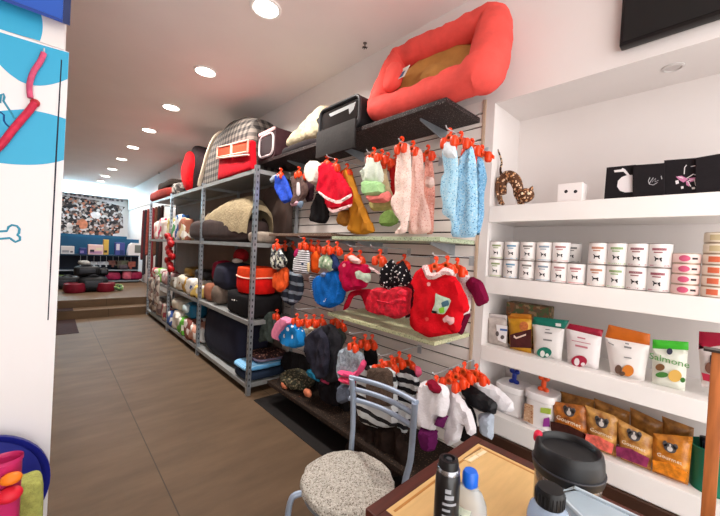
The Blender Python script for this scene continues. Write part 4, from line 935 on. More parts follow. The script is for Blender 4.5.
garment('dog_jacket', 'dark slate dog jacket, front one in the dense lower row', 'pet clothing', 1.44, K((280, 202), (318, 172), (345, 160), (380, 205), (386, 300), (372, 372), (330, 392), (292, 300)), JK, .07,
        [('teal_hem', K((285, 345), (310, 335), (345, 388), (340, 398), (300, 375)), .0, cloth((24, 92, 120), .15), .05, 'teal hem')], fold=.009)
garment('dog_jacket', 'charcoal dog jacket, second in the dense lower row', 'pet clothing', 1.52, K((340, 158), (398, 142), (440, 205), (428, 300), (428, 390), (385, 402), (350, 388), (386, 280)), cloth((58, 58, 64), .2), .07, [('pink_hem', K((345, 378), (385, 398), (380, 408), (345, 392)), .0, cloth((190, 70, 110), .15), .04)], fold=.009)
garment('dog_jacket', 'grey olive dog jacket, rear one in the dense lower row', 'pet clothing', 1.60, K((415, 145), (452, 190), (455, 215), (432, 262), (425, 200)), cloth((84, 90, 84), .25), .06, hang=[(336, 318, .10), (342, 322, .09, 'orange hanger at the right end of the dense lower row', .05)])
garment('dog_coat', 'long black dog coat hanging low above the mottled shelf', 'pet clothing', 1.66, K((170, 310), (200, 260), (285, 280), (310, 360), (420, 400), (425, 470), (330, 470), (310, 400), (190, 345)), BLACKC, .05)  # black sheet standing in for the dark shade under the lower row
garment('dog_coat', 'black dog coat with furry hem beside the pink striped one', 'pet clothing', 1.56, K((335, 395), (385, 400), (430, 385), (428, 460), (425, 500), (395, 500), (350, 470)), cloth((30, 28, 32), .2), .07)
garment('dog_trousers', 'grey green dog trousers hanging at the end of the metal rack', 'pet clothing', 1.50, K((78, 228), (98, 140), (120, 95), (150, 90), (166, 160), (150, 190), (140, 232), (118, 215)), cloth((66, 76, 72), .25), .06, hang=[(277, 312, .08)])
b = B(); c = onX(305, 380, 1.50); rollm = spots((52, 54, 44), (128, 118, 92), 55, .42, (84, 76, 62))
blob(b, (1.53, onX(297, 384, 1.53)[1], LOWZ + .062), (.24, .30, .12), .7, .012, 14, 32, ez=.8)
t = thing('camouflage_blanket', 'rolled camouflage print pet blanket lying on the low shelf', 'blanket', (1.53, c[1], LOWZ))
obj('roll', b, rollm, t)
for px, py in ((307, 393), (284, 388)):
    p = onX(px, py, 1.42); obj('peach_lining', blob(B(), (1.425, p[1], max(p[2], LOWZ + .03)), (.05, .08, .055), .9, .01, 20, 20), M((198, 116, 84), .9, var=.3, scale=40), t)
K = crop(320, 310, 180 / 619)
garment('pet_dress', 'grey and pink striped pet dress with grey lower legs', 'pet clothing', 1.43, K((62, 142), (100, 122), (150, 150), (156, 202), (132, 236), (120, 258), (72, 250), (60, 202)), M((150, 162, 174), .9, var=.3, scale=60, bump=.5), .06,
        [('pink_band', K((64, 205), (125, 215), (150, 165), (158, 195), (130, 240), (66, 225)), .02, cloth((232, 84, 130), .1), .05, 'pink band'), ('pink_band', K((64, 228), (125, 238), (118, 262), (70, 250)), .02, cloth((222, 74, 110), .1), .05, 'pink band'), ('legs', K((66, 255), (110, 260), (105, 310), (70, 325), (62, 300)), .0, cloth((96, 104, 120), .2), .06)], hang=[(354, 342, .07), (365, 339, .08, 'orange hanger at the back of the pink and grey dress', .08)])
garment('dog_jacket', 'black dog jacket with orange hangers behind the pink grey dress', 'pet clothing', 1.58, K((150, 130), (190, 115), (200, 170), (190, 240), (160, 290), (150, 220)), BLACKC, .05, hang=[(372, 339, .08)])
SW = stripes((196, 200, 202), (38, 36, 38), .062, 2, .58, .012)
garment('dog_sweater', 'grey dog sweater with black stripes and brown fur front', 'pet clothing', 1.43, K((130, 202), (165, 190), (255, 200), (266, 280), (268, 400), (205, 408), (148, 392), (134, 350)), SW, .08,
        [('fur_front', K((165, 198), (248, 200), (252, 290), (250, 335), (160, 322), (160, 250)), .03, M((82, 66, 56), .95, var=.3, scale=50, bump=.8, bscale=100), .04, 'brown fur front')], hang=[(381, 365, .12), (391, 361, .10, 'orange hanger behind the striped fur sweater', .06)])
garment('dog_sweater', 'black and white wavy striped dog sweater behind the fur one', 'pet clothing', 1.54, K((250, 205), (295, 195), (330, 212), (346, 262), (322, 302), (305, 420), (268, 430), (266, 300)), stripes((202, 204, 206), (34, 34, 38), .055, 2, .5, .05), .07, [('pink_lining', K((325, 190), (345, 195), (352, 220), (335, 235)), .0, cloth((224, 96, 130), .1), .05)], hang=[(399, 357, .09), (409, 360, .10, 'large orange hanger over the wavy striped sweater', .05)])
garment('pet_skirt', 'long brown pet coat hanging under the striped fur sweater', 'pet clothing', 1.47, [(357, 424), (380, 426), (398, 428), (412, 455), (416, 474), (385, 478), (352, 470), (346, 450)], cloth((38, 28, 24), .35), .09, fold=.012)
garment('dog_coat', 'long black pet coat hanging behind the left of the chair back', 'pet clothing', 1.60, [(322, 384), (345, 392), (352, 420), (362, 455), (340, 458), (322, 440), (318, 410)], BLACKC, .07, fold=.01)  # extra coat added to darken the bare low shelf beside the chair
WH = cloth((226, 222, 226), .05)
garment('dog_hoodie', 'white dog hoodie with purple cuffs beside the chair back', 'pet clothing', 1.42, K((342, 252), (372, 240), (440, 262), (447, 320), (432, 372), (408, 362), (396, 420), (342, 402), (334, 330)), WH, .09,
        [('purple_cuff', K((406, 358), (437, 366), (426, 408), (400, 396)), .0, cloth((88, 24, 74), .12), .09, 'purple cuff'), ('purple_cuff', K((340, 398), (400, 412), (398, 480), (378, 488), (356, 478)), .0, cloth((86, 22, 72), .12), .08, 'purple cuff'), ('hood', K((364, 245), (388, 235), (420, 270), (414, 290), (385, 285)), .03, cloth((128, 20, 44), .12), .05, 'dark red hood')], hang=[(436, 383, .10), (450, 378, .10, 'orange hanger behind the white dog hoodie', .06)])
garment('dog_jacket', 'white dog jacket with black trim right of the white hoodie', 'pet clothing', 1.50, K((450, 262), (470, 278), (520, 350), (541, 420), (516, 436), (496, 392), (482, 450), (440, 470), (425, 440), (438, 360)), WH, .08, hang=[(457, 374, .11), (464, 369, .11, 'orange hanger right of the white dog jackets', .05)])
garment('dog_raincoat', 'glossy black dog raincoat with pale grey lining below', 'pet clothing', 1.60, K((478, 245), (530, 262), (580, 298), (612, 322), (604, 362), (555, 350), (520, 332), (488, 290)), M((20, 20, 24), .35, var=.3, scale=30, bump=.5), .08,
        [('pale_lining', K((543, 355), (600, 350), (597, 450), (560, 432), (548, 400)), .0, cloth((172, 182, 196), .1), .06, 'pale grey lining'), ('dark_body', K((478, 290), (530, 340), (545, 420), (520, 460), (480, 450)), -.03, BLACKC, .05)], hang=[(476, 371, .12)])
garment('dog_coat', 'white fluffy sleeve reaching in front of the first white jar', 'pet clothing', 1.70, [(470, 381), (484, 380), (497, 387), (512, 400), (515, 411), (504, 413), (492, 408), (480, 396)], cloth((226, 224, 228), .06), .08, hang=[(478, 377, .09)])
for lab, px, py, xf in (('steel hook holding the white dog hoodie', 434, 372, 1.42), ('steel hook holding the striped fur sweater', 380, 354, 1.42), ('steel hook holding the pink and grey dress', 351, 332, 1.42), ('steel hook holding the dense row of dark jackets', 297, 308, 1.42)):
    p = onX(px, py, xf); hook(lab, p[1], p[2], xf)

# ---------------- on the top shelf
TZ = 2.1455
# coral pet bed, leaning against the wall
BLc, BRc = Vector(onX(377, 110, 1.52)), Vector(onX(479, 88, 1.52))
TLc, TRc = Vector(onX(400, 60, 1.70)), Vector(onX(493, 21, 1.70))
def bed(u, v): return BLc * (1 - u) * (1 - v) + BRc * u * (1 - v) + TLc * (1 - u) * v + TRc * u * v
nrm = (BRc - BLc).cross(TLc - BLc).normalized()
if nrm.x > 0: nrm = -nrm
t = thing('pet_bed', 'large coral red stuffed pet bed with tan cushion leaning on wall', 'pet bed', (1.6, (BLc.y + BRc.y) / 2, TZ))
CORAL = M((228, 82, 74), .8, var=.1, scale=10, bump=.7, bscale=18)
rp = []
for u, v in ((0.0, 0.12), (-.01, 0.5), (0.0, 0.9), (0.06, 1.0), (0.35, 1.0), (0.65, 1.0), (0.95, 1.02), (1.01, 0.94), (1.03, 0.6), (1.02, 0.15), (0.94, 0.02), (0.65, 0.04), (0.35, 0.0), (0.06, 0.0)): rp.append(bed(u, v))
path = spline(rp, 7, True); n = len(path)
rad = [0.080 + .022 * math.exp(-((i / n - .62) / .12) ** 2) + .010 * noise.noise(Vector((i * .3, 0, 1))) for i in range(n)]
for i in range(n):
    if path[i].z - rad[i] < TZ: path[i].z = TZ + rad[i]
b = B(); tube(b, path, rad, 26, closed=True)
for v in b.verts:
    d = noise.noise(v.co * 8) * .007 + noise.noise(v.co * 22) * .008 + abs(noise.noise(v.co * 15)) * .012
    v.co += Vector((-.6, 0, .4)) * d
    v.co.z = max(v.co.z, TZ + .001)
    v.co.x = min(v.co.x, WX - .002)
obj('bolster', b, CORAL, t)
b = B(); cpts = [bed(.5 + .46 * math.cos(a), .5 + .46 * math.sin(a)) + nrm * -.03 for a in [k * PI / 16 for k in range(32)]]
ctr = bed(.5, .5) + nrm * .015; rings = []
for k in range(6):
    f = 1 - k / 6; rings.append([b.verts.new(ctr * (1 - f) + p * f + nrm * (.02 * math.sin(k * 1.3))) for p in cpts])
for A, C in zip(rings, rings[1:]):
    for k in range(32): b.faces.new((A[k], A[(k + 1) % 32], C[(k + 1) % 32], C[k]))
b.faces.new(rings[-1])
bk = [b.verts.new(p - nrm * .05) for p in cpts]
for k in range(32): b.faces.new((rings[0][k], rings[0][(k + 1) % 32], bk[(k + 1) % 32], bk[k]))
for v in b.verts: v.co.x = min(v.co.x, WX - .004)
obj('cushion', b, M((172, 122, 62), .9, var=.15, scale=9, bump=.3), t)
b = B(); lp = [bed(.17, .34), bed(.28, .38), bed(.30, .58), bed(.19, .54)]
prism(b, [(0, 0), (1, 0), (1, 1), (0, 1)], lambda u, v, s: (lp[0] * (1 - u) * (1 - v) + lp[1] * u * (1 - v) + lp[2] * u * v + lp[3] * (1 - u) * v) + nrm * (.055 + s), 0, .002)
lb = obj('label', b, M((222, 226, 218), .6), t, False)
b = B(); prism(b, [(.2, .1), (.8, .1), (.8, .6), (.2, .6)], lambda u, v, s: (lp[0] * (1 - u) * (1 - v) + lp[1] * u * (1 - v) + lp[2] * u * v + lp[3] * (1 - u) * v) + nrm * (.0572 + s), 0, .001)
obj('label_print', b, M((60, 110, 150), .6), lb, False)
# inner flap on the left
b = B(); puffpts = [bed(.16, .62), bed(.30, .5), bed(.2, .2), bed(.08, .25)]
blob(b, bed(.13, .42) + nrm * .05, (.10, .13, .17), .8, .02, 14, 24, seed=3); obj('side_bolster', b, CORAL, t)

# black carrier
XF = 1.44
p0, p1 = onX(318, 150, XF), onX(361, 100, XF)
y0, y1 = p1[1], p0[1]; zt = onX(342, 101, XF)[2]
t = thing('pet_carrier', 'black soft pet carrier with clear window beside the coral bed', 'pet carrier', (XF + .15, (y0 + y1) / 2, TZ))
def rrect(y0, y1, z0, z1, r, n=5):
    out = []
    for cy, cz, a0 in ((y1 - r, z1 - r, 0), (y0 + r, z1 - r, 90), (y0 + r, z0 + r, 180), (y1 - r, z0 + r, 270)):
        out += [(cy + r * math.cos(math.radians(a0 + 90 * k / n)), cz + r * math.sin(math.radians(a0 + 90 * k / n))) for k in range(n + 1)]
    return out
b = B(); prism(b, rrect(y0, y1, TZ + .001, zt, .05), lambda u, v, s: (s, u, v), XF + .006, WX - .01); obj('body', b, M((34, 33, 35), .6), t)
b = B(); tube(b, [(XF, y, z) for y, z in rrect(y0 + .008, y1 - .008, TZ + .012, zt - .008, .045)], .011, 10, closed=True); obj('piping', b, M((52, 52, 55), .4), t)
b = B(); prism(b, rrect(y0 + .03, y1 - .03, TZ + .06, zt - .03, .03), lambda u, v, s: (s, u, v), XF + .002, XF + .007); wn = obj('window', b, M((16, 16, 18), .15, spec=.7), t, False)
b = B(); ya, yb = y0 + .05, y0 + (y1 - y0) * .75; prism(b, [(ya, zt - .045), (yb, zt - .05), (yb - .02, zt - .075), (ya + .07, zt - .07), (ya + .06, zt - .11), (ya + .02, zt - .09)], lambda u, v, s: (s, u, v), XF + .0005, XF + .002); obj('window_print', b, M((150, 152, 154), .3), wn, False)
b = B(); box(b, XF - .028, XF - .012, y0 + .015, y1 - .01, TZ - .14, TZ + .05, .006); obj('front_flap', b, M((40, 37, 37), .8, var=.1, scale=20, bump=.2), t)
b = B(); tube(b, spline([(XF + .02, y1 + .002, zt - .10), (XF + .0, y1 + .022, zt - .06), (XF + .06, y1 + .03, zt - .03), (XF + .12, y1 + .004, zt - .07)], 5), .009, 8); obj('handle', b, M((22, 22, 24), .6), t)

# cream fur lined bed
XF = 1.50
p0, p1 = onX(281, 150, XF), onX(319, 140, XF)
y0, y1 = p1[1] + .03, p0[1]
ym = (y0 + y1) / 2
t = thing('pet_bed', 'black pet bed with cream fur lining between two carriers', 'pet bed', (1.62, ym, TZ))
b = B(); blob(b, (1.62, ym, TZ + .035), (.30, (y1 - y0), .07), .4, .006, 8, 36, ez=.4); obj('base', b, M((34, 26, 30), .8), t)
fm = M((226, 212, 178), .95, var=.12, scale=14, bump=.9, bscale=50)
zt1 = onX(313, 112, 1.62)[2]; zt2 = onX(284, 140, 1.55)[2]
b = B(); pr_ = [(y1 - .01, TZ + .06), (y1 - .02, zt2 + .02), (ym, (zt1 + zt2) / 2 + .01), (y0 + .06, zt1), (y0 + .005, zt1 - .01), (y0 + .005, TZ + .075)]
puff(b, pr_, 1.64, .26, .02, .01, 20, 5, 1, .5); obj('fur_lining', b, fm, t, label='cream fur lining')

# white and dark carrier
XF = 1.45
p0, p1 = onX(257, 158, XF), onX(274, 158, XF)
y0, y1 = p1[1], p0[1]; zt = onX(272, 127, XF)[2]
t = thing('pet_carrier', 'small dark maroon carrier with white rimmed oval window', 'pet carrier', (XF + .15, (y0 + y1) / 2, TZ))
b = B(); prism(b, rrect(y0, y1, TZ + .001, zt, .04), lambda u, v, s: (s, u, v), XF + .006, WX - .02); obj('body', b, M((62, 34, 40), .75, var=.1), t)
b = B(); tube(b, [(XF, y, z) for y, z in rrect(y0 + .025, y1 - .045, TZ + .03, zt - .05, .06)], .010, 10, closed=True); obj('window_rim', b, M((226, 212, 214), .5), t, label='white oval window rim')
b = B(); prism(b, rrect(y0 + .04, y1 - .06, TZ + .045, zt - .065, .05), lambda u, v, s: (s, u, v), XF, XF + .007); obj('window_mesh', b, M((40, 24, 30), .6), t, False)
b = B(); box(b, XF - .004, XF + .012, y0 + .01, y1 - .02, zt - .035, zt - .005, .003); obj('top_band', b, M((216, 176, 178), .6), t, label='pale pink top band')
b = B(); blob(b, (XF + .05, y0 + (y1 - y0) * .3, zt + .012), (.06, .05, .03), .8, 0, 1, 14); obj('handle', b, M((30, 26, 28), .5), t)
# ================================================================== metal shelving rack and its goods
RX0, RX1 = 1.32, 1.770
RY = [2.83, 4.23, 5.63, 7.03]
LV = [0.10, 0.665, 1.372, 2.03]
t = thing('shelving_rack', 'long grey galvanised metal shelving rack along the right wall', 'shelving rack', (1.55, 4.9, 0))
for y in RY:
    for x, sx in ((RX0, 1), (RX1, -1)):
        b = B()
        # slotted angle post: two flanges
        box(b, x, x + sx * .003, y - .019, y + .019, 0.0, 2.06); box(b, x, x + sx * .036, y - .0195, y - .0165, 0.0, 2.06)
        po = obj('post', b, STEEL, t, False)
        if sx == 1:
            b = B()
            z = .08
            while z < 2.03:
                box(b, x - .0008, x + .0002, y - .006, y + .006, z, z + .022); box(b, x + .012, x + .024, y - .0205, y - .0193, z, z + .022)
                z += .055
            so = obj('slots', b, M((70, 74, 80), .6), po, False); so['kind'] = 'stuff'
SHM = M((150, 152, 152), .5, .3, .08, 6)
for i, z in enumerate(LV):
    for k in range(3):
        b = B(); y0, y1 = RY[k] + .002, RY[k + 1] - .002
        box(b, RX0 + .004, RX1 - .004, y0, y1, z - .006, z)
        box(b, RX0 + .004, RX0 + .006, y0, y1, z - .038, z - .006); box(b, RX1 - .006, RX1 - .004, y0, y1, z - .038, z - .006)
        box(b, RX0 + .006, RX1 - .006, y0, y0 + .002, z - .038, z - .006)
        obj('shelf', b, SHM, t, False)
# back of the rack bays: taupe panel behind the goods, shade held in its colour
def blobthing(name, lab, cat, c, size, mat, grp='goods on the metal rack', e=.55, nz=.02, ns=5, seed=0, rot=None, ez=None, seg=30):
    b = B(); blob(b, c, size, e, nz, ns, seg, rot, seed, ez)
    return one(name, b, mat, lab, cat, grp)
def ry(px, x=1.45, py=240): return onX(px, py, x)[1]
z0, z1, z2, z3 = [z + .0005 for z in LV]
def on(z, h): return z + h / 2
FUR = M((158, 142, 112), .95, var=.14, scale=10, bump=.9, bscale=45)

# ---- level three (z2): big beige fur bed
t = thing('pet_bed', 'large beige fur pet bed with a dark brown side on the upper rack shelf', 'pet bed', (1.55, 4.0, z2), 'goods on the metal rack')
b = B(); blob(b, (1.50, 4.0, z2 + .13), (.34, 1.90, .26), .5, .03, 3, 44, ez=.5, seed=2); obj('base', b, M((62, 48, 46), .85, var=.2, scale=8, bump=.3), t)
b = B()
prof = [(4.98, .20, .24), (4.75, .24, .30), (4.4, .32, .38), (4.1, .38, .42), (3.75, .45, .44), (3.45, .47, .44), (3.2, .45, .40), (3.05, .36, .36)]
rows = []
for yy, top, wd in prof:
    row = []
    for k in range(25):
        u = -1 + 2 * k / 24
        x = 1.50 + u * wd * .38; zz = z2 + .17 + (top - .17) * (1 - abs(u) ** 3.2) ** .6
        if abs(u) > .97: zz = z2 + .15 + .05 * noise.noise(Vector((yy * 6, u, 3)))
        p = Vector((x, yy, zz)); p.z += noise.noise(p * 7) * .03 + noise.noise(p * 22) * .010; row.append(p)
    rows.append(row)
grid = []
for k in range(25):
    sp_ = spline([r_[k] for r_ in rows], 5); grid.append([b.verts.new(q + Vector((0, 0, noise.noise(q * 12) * .018))) for q in sp_])
for A, C in zip(grid, grid[1:]):
    for i in range(len(A) - 1): b.faces.new((A[i], A[i + 1], C[i + 1], C[i]))
ret = bmesh.ops.extrude_face_region(b, geom=b.faces[:])
for v in [g for g in ret['geom'] if isinstance(g, bmesh.types.BMVert)]: v.co.z -= .05
obj('fur_lining', b, FUR, t, label='beige fur lining')
blobthing('pet_bed', 'brown grey cushion bed standing at the near end of upper rack shelf', 'pet bed', (1.70, 3.10, z2 + .30), (.12, .50, .58), M((92, 76, 70), .9, var=.15, scale=6, bump=.3), e=.4, seed=8)
blobthing('pet_bed', 'flat grey fur cushion lying at the near end of upper rack shelf', 'pet bed', (1.46, 2.93, z2 + .05), (.22, .18, .10), M((142, 130, 118), .95, var=.2, scale=20, bump=.6), e=.5, seed=2)
# plush toys and bags further along
for i, (y, x, w_, d_, h, c, c2, lab) in enumerate((
    (5.16, 1.42, .16, .22, .30, (206, 190, 150), (150, 90, 70), 'cream printed pet food bag beside the beige fur bed'),
    (5.36, 1.42, .16, .20, .36, (40, 90, 150), (220, 226, 230), 'blue and white pet food bag on the upper rack shelf'),
    (5.54, 1.42, .16, .20, .28, (70, 150, 90), (225, 230, 225), 'green and white pet food bag on the upper rack shelf'),
    (5.80, 1.42, .16, .24, .34, (222, 214, 170), (190, 170, 90), 'pale yellow pet food bag on the upper rack shelf'),
    (6.10, 1.42, .18, .24, .30, (222, 214, 210), (210, 190, 180), 'white domed pet toy pack at the far end of the rack'),
    (6.38, 1.42, .16, .20, .34, (196, 40, 90), (222, 200, 200), 'magenta pet toy pack at the far end of the rack'),
    (6.70, 1.42, .16, .24, .30, (226, 150, 150), (236, 226, 220), 'pale pink pet toy pack at the far end of the rack'))):
    t = thing('food_bag', lab, 'food bag', (x, y, z2), 'bags on the upper rack shelf')
    b = B(); blob(b, (x, y, on(z2, h)), (w_, d_ + .02, h), .42, .03, 9, 26, seed=i); obj('body', b, collage(13, [c, c2, c, (226, 222, 214), c2]), t)
# ---- level two (z1)
t = thing('pet_bed', 'orange and red round pet bed with white piping at rack end', 'pet bed', (1.48, 3.12, z1 + .20), 'goods on the metal rack')
yb, zb = 3.08, .90
b = B(); lathe(b, (1.50, yb, zb), [(0, 0), (.17, 0), (.185, .05), (.185, .13), (.18, .145)], 32, sx=.95, sy=1.25); obj('red_base', b, cloth((212, 26, 22), .1), t)
b = B(); lathe(b, (1.50, yb, zb + .146), [(.18, 0), (.186, .03), (.178, .085), (.14, .095), (.12, .05), (0, .03)], 32, sx=.95, sy=1.25); obj('orange_rim', b, cloth((226, 70, 34), .1), t)
b = B(); tube(b, [(1.50 + .178 * math.cos(a), yb + .233 * math.sin(a), zb + .147 + .006 * math.sin(3 * a)) for a in [k * PI / 16 for k in range(32)]], .007, 8, closed=True); obj('white_piping', b, M((238, 190, 170), .7), t)
t = thing('pet_bed', 'black pet bed with white stitches under the orange one', 'pet bed', (1.5, 3.12, z1), 'goods on the metal rack')
b = B(); blob(b, (1.52, 3.16, on(z1, .225)), (.38, .60, .225), .4, .01, 6, 36, ez=.3); obj('cushion', b, BLACKC, t)
for k in range(7):
    a = -.9 + k * .3
    b = B(); blob(b, (1.329 + .004 * abs(k - 3), 3.02 + k * .055, z1 + .155 - .004 * k), (.012, .026, .018), 1, 0, 1, 10); obj('stitch', b, M((226, 222, 218), .8), t)
blobthing('pet_cushion', 'dark navy stuffed pet cushion in the middle of the rack', 'cushion', (1.54, 3.72, z1 + .33), (.36, .50, .30), M((36, 38, 56), .85, var=.15, scale=8, bump=.3), seed=3)
blobthing('pet_cushion', 'rolled grey brown pet cushion at the front of the middle rack shelf', 'cushion', (1.44, 3.80, z1 + .115), (.22, .26, .23), M((112, 98, 88), .9, var=.15, scale=12, bump=.4), e=.9, seed=6)
blobthing('pet_cushion', 'terracotta pet cushion beside the grey brown roll', 'cushion', (1.50, 4.08, z1 + .11), (.30, .26, .22), M((150, 96, 74), .9, var=.12, scale=10, bump=.3), seed=9)
blobthing('pet_cushion', 'crimson pet cushion peeking out above the terracotta one', 'cushion', (1.54, 4.06, z1 + .36), (.22, .16, .26), M((150, 20, 54), .85, var=.12, scale=10), seed=5)
t = thing('plush_toy', 'red plush pet toy with a white hem on the middle rack shelf', 'plush toy', (1.60, 3.50, z1 + .48), 'goods on the metal rack')
b = B(); blob(b, (1.56, 3.60, z1 + .565), (.16, .20, .15), .9, .015, 9, 24, seed=1); obj('head', b, M((150, 18, 26), .9, var=.25, scale=30), t)
b = B(); blob(b, (1.50, 3.56, z1 + .505), (.10, .12, .05), .9, .01, 9, 18, seed=2); obj('hem', b, M((208, 196, 186), .9), t)
# red strings of toys hung from the shelf above
t = thing('toy_garland', 'red garland of small toys hanging from the upper rack shelf', 'pet toy', (1.30, 5.05, .95), 'goods on the metal rack')
for k in range(9):
    p = onX(169.5 + (k % 3 - 1) * 1.6, 236 + k * 4.1, 1.29)
    b = B(); blob(b, (1.285 + .012 * (k % 2), p[1], p[2]), (.08, .17 + .02 * (k % 2), .10), .8, .015, 12, 18, seed=k); obj('toy', b, M((160, 14, 20), .5, var=.35, scale=30), t)
p0, p1 = onX(169.5, 232, 1.29), onX(169.5, 275, 1.29)
b = B(); tube(b, [(1.29, p0[1], LV[2] - .03), (1.29, p1[1], p1[2])], .006, 6); obj('cord', b, M((120, 20, 24), .7), t)
bags = [(4.40, .11, .28, .16, (206, 176, 90), (60, 40, 40)), (4.60, .12, .26, .22, (226, 222, 216), (60, 90, 150)), (4.85, .12, .24, .20, (180, 140, 50), (226, 220, 200)), (5.12, .12, .24, .22, (222, 214, 196), (150, 110, 70)),
        (5.42, .12, .26, .16, (196, 196, 186), (110, 90, 70)), (5.95, .12, .3, .20, (190, 150, 150), (120, 40, 50)), (6.35, .12, .3, .22, (130, 190, 80), (226, 230, 216)), (6.72, .12, .26, .20, (170, 60, 70), (220, 210, 200))]
ordn = ['nearest', 'second', 'third', 'fourth', 'fifth', 'sixth', 'seventh', 'farthest']
cn = ['mustard', 'white and blue', 'ochre', 'cream', 'grey', 'dusty pink', 'light green', 'dark red']
for i, (y, x, w_, h, c, c2) in enumerate(bags):
    t = thing('food_bag', '%s pet food bag lying on middle rack shelf, %s of the bags' % (cn[i], ordn[i]), 'food bag', (1.44, y, z1), 'bags on the middle rack shelf')
    b = B(); blob(b, (1.45, y, on(z1, h)), (.24, w_ + .05, h), .42, .035, 9, 26, seed=i + 20); obj('body', b, collage(13, [c, c2, c, (214, 208, 200), c]), t)
for i, (y, c, lab) in enumerate(((4.52, (40, 36, 38), 'black pet food bag on top of the nearest mustard and white bags'), (4.98, (110, 86, 40), 'brown pet food bag on top of the ochre and cream bags'))):
    blobthing('food_bag', lab, 'food bag', (1.50, y, z1 + .275), (.22, .30, .13), M(c, .45, var=.4, scale=14), 'bags on the middle rack shelf', seed=i + 40)
# ---- bottom level (z0)
blobthing('pet_bed', 'large dark navy pet bed standing on the bottom rack shelf', 'pet bed', (1.56, 3.68, on(z0, .50)), (.40, 1.04, .50), M((30, 32, 50), .85, var=.15, scale=5, bump=.3), e=.4, seed=11, nz=.025)
t = thing('pet_cushion', 'light blue checked flat pet cushion on the bottom rack shelf', 'cushion', (1.5, 3.02, z0), 'goods on the metal rack')
b = B(); blob(b, (1.54, 3.00, z0 + .045), (.42, .32, .09), .35, .006, 6, 36, ez=.5); obj('cushion', b, M((30, 44, 66), .85), t)
LB = stripes((96, 164, 214), (160, 206, 236), .03, 1, .55, .01)
b = B(); blob(b, (1.53, 3.00, z0 + .12), (.43, .32, .06), .4, .006, 6, 36, ez=.6); obj('checked_top', b, LB, t, label='light blue checked top')
t = thing('pet_cushion', 'dark flowered pet cushion lying above the light blue checked one', 'cushion', (1.58, 2.94, z0 + .152), 'goods on the metal rack')
b = B(); blob(b, (1.60, 2.98, z0 + .19), (.32, .26, .075), .4, .006, 6, 34, ez=.5); obj('cushion', b, spots((50, 34, 36), (150, 110, 96), 40, .38, (100, 66, 60)), t)
b = B(); tube(b, [(1.60 + .158 * math.copysign(abs(math.cos(a)) ** .4, math.cos(a)), 2.98 + .128 * math.copysign(abs(math.sin(a)) ** .4, math.sin(a)), z0 + .175) for a in [k * PI / 20 for k in range(40)]], .012, 8, closed=True); obj('piping', b, M((112, 106, 130), .8), t)
bb = [(4.42, .22, (206, 150, 130), (226, 220, 214), 'salmon'), (4.66, .24, (120, 60, 50), (226, 214, 210), 'brown'), (4.92, .22, (96, 180, 56), (226, 226, 214), 'bright green'), (5.2, .26, (226, 222, 214), (206, 200, 190), 'plain white'), (5.48, .22, (40, 80, 150), (226, 226, 226), 'dark blue'),
      (5.9, .26, (196, 180, 170), (150, 60, 70), 'beige'), (6.25, .24, (170, 150, 140), (110, 90, 90), 'taupe'), (6.65, .26, (120, 110, 110), (200, 190, 180), 'grey')]
for i, (y, h, c, c2, nm) in enumerate(bb):
    t = thing('food_bag', '%s pet food sack on the bottom rack shelf, %s of the sacks' % (nm, ordn[i]), 'food bag', (1.44, y, z0), 'sacks on the bottom rack shelf')
    b = B(); blob(b, (1.46, y, on(z0, h)), (.28, .29, h), .42, .035, 9, 26, seed=i + 50); obj('body', b, collage(12, [c, c2, c, c2, c]), t)
t = thing('food_bag', 'teal and white pet food sack on top of the bright green one', 'food bag', (1.46, 4.85, z0 + .23), 'sacks on the bottom rack shelf')
b = B(); blob(b, (1.48, 4.80, z0 + .335), (.24, .34, .2), .5, .02, 9, 26, seed=71); obj('body', b, M((26, 110, 150), .45, var=.2, scale=12), t)
b = B(); blob(b, (1.40, 4.82, z0 + .36), (.14, .22, .12), .6, .01, 9, 20, seed=72); obj('print', b, M((200, 220, 226), .5, var=.2, scale=22), t)
blobthing('food_bag', 'long white pet food sack lying above the plain white one', 'food bag', (1.46, 5.30, z0 + .345), (.24, .40, .15), M((222, 214, 200), .5, var=.12, scale=14), 'sacks on the bottom rack shelf', seed=73)
# printed fabric packs hanging at the far end, lower front
for i, (px, lab) in enumerate(((152, 'white and brown printed strip hanging at the far end of the rack, left one'), (158, 'beige printed strip hanging at the far end of the rack, right one'))):
    p0, p1 = onX(px, 277 - i * 2, 1.29), onX(px, 302 + i * 4, 1.29)
    b = B(); puff(b, [(p0[1] + .16, p0[2]), (p0[1] - .16, p0[2]), (p0[1] - .13, p1[2]), (p0[1] + .17, p1[2])], 1.285, .04, .03, .008, 20, i)
    one('hanging_toy', b, collage(16, [(206, 196, 186), (130, 100, 90), (90, 80, 80), (226, 220, 212), (170, 150, 140)]), lab, 'pet toy', 'goods on the metal rack')

# ---- top of the rack (z3)
# plaid pet house with a fluffy rimmed opening, red carrier in front
t = thing('pet_house', 'tall plaid pet house with cream rimmed opening on top of the rack', 'pet house', (1.58, 3.9, z3), 'goods on top of the rack')
PL = plaid((40, 36, 36), (84, 78, 74), (122, 114, 106), .075)
def rowf(yy, w_, zt_, n=13):
    return [Vector((1.56 + w_ / 2 * math.copysign(abs(math.cos(a)) ** .55, math.cos(a)), yy, z3 + (zt_ - z3) * abs(math.sin(a)) ** .55)) for a in [PI * k / (n - 1) for k in range(n)]]
b = B()
rs_ = [rowf(yy, w_, zt_) for yy, w_, zt_ in ((3.12, .30, 2.50), (3.16, .36, 2.60), (3.4, .40, 2.68), (3.72, .41, 2.72), (3.95, .40, 2.68))]
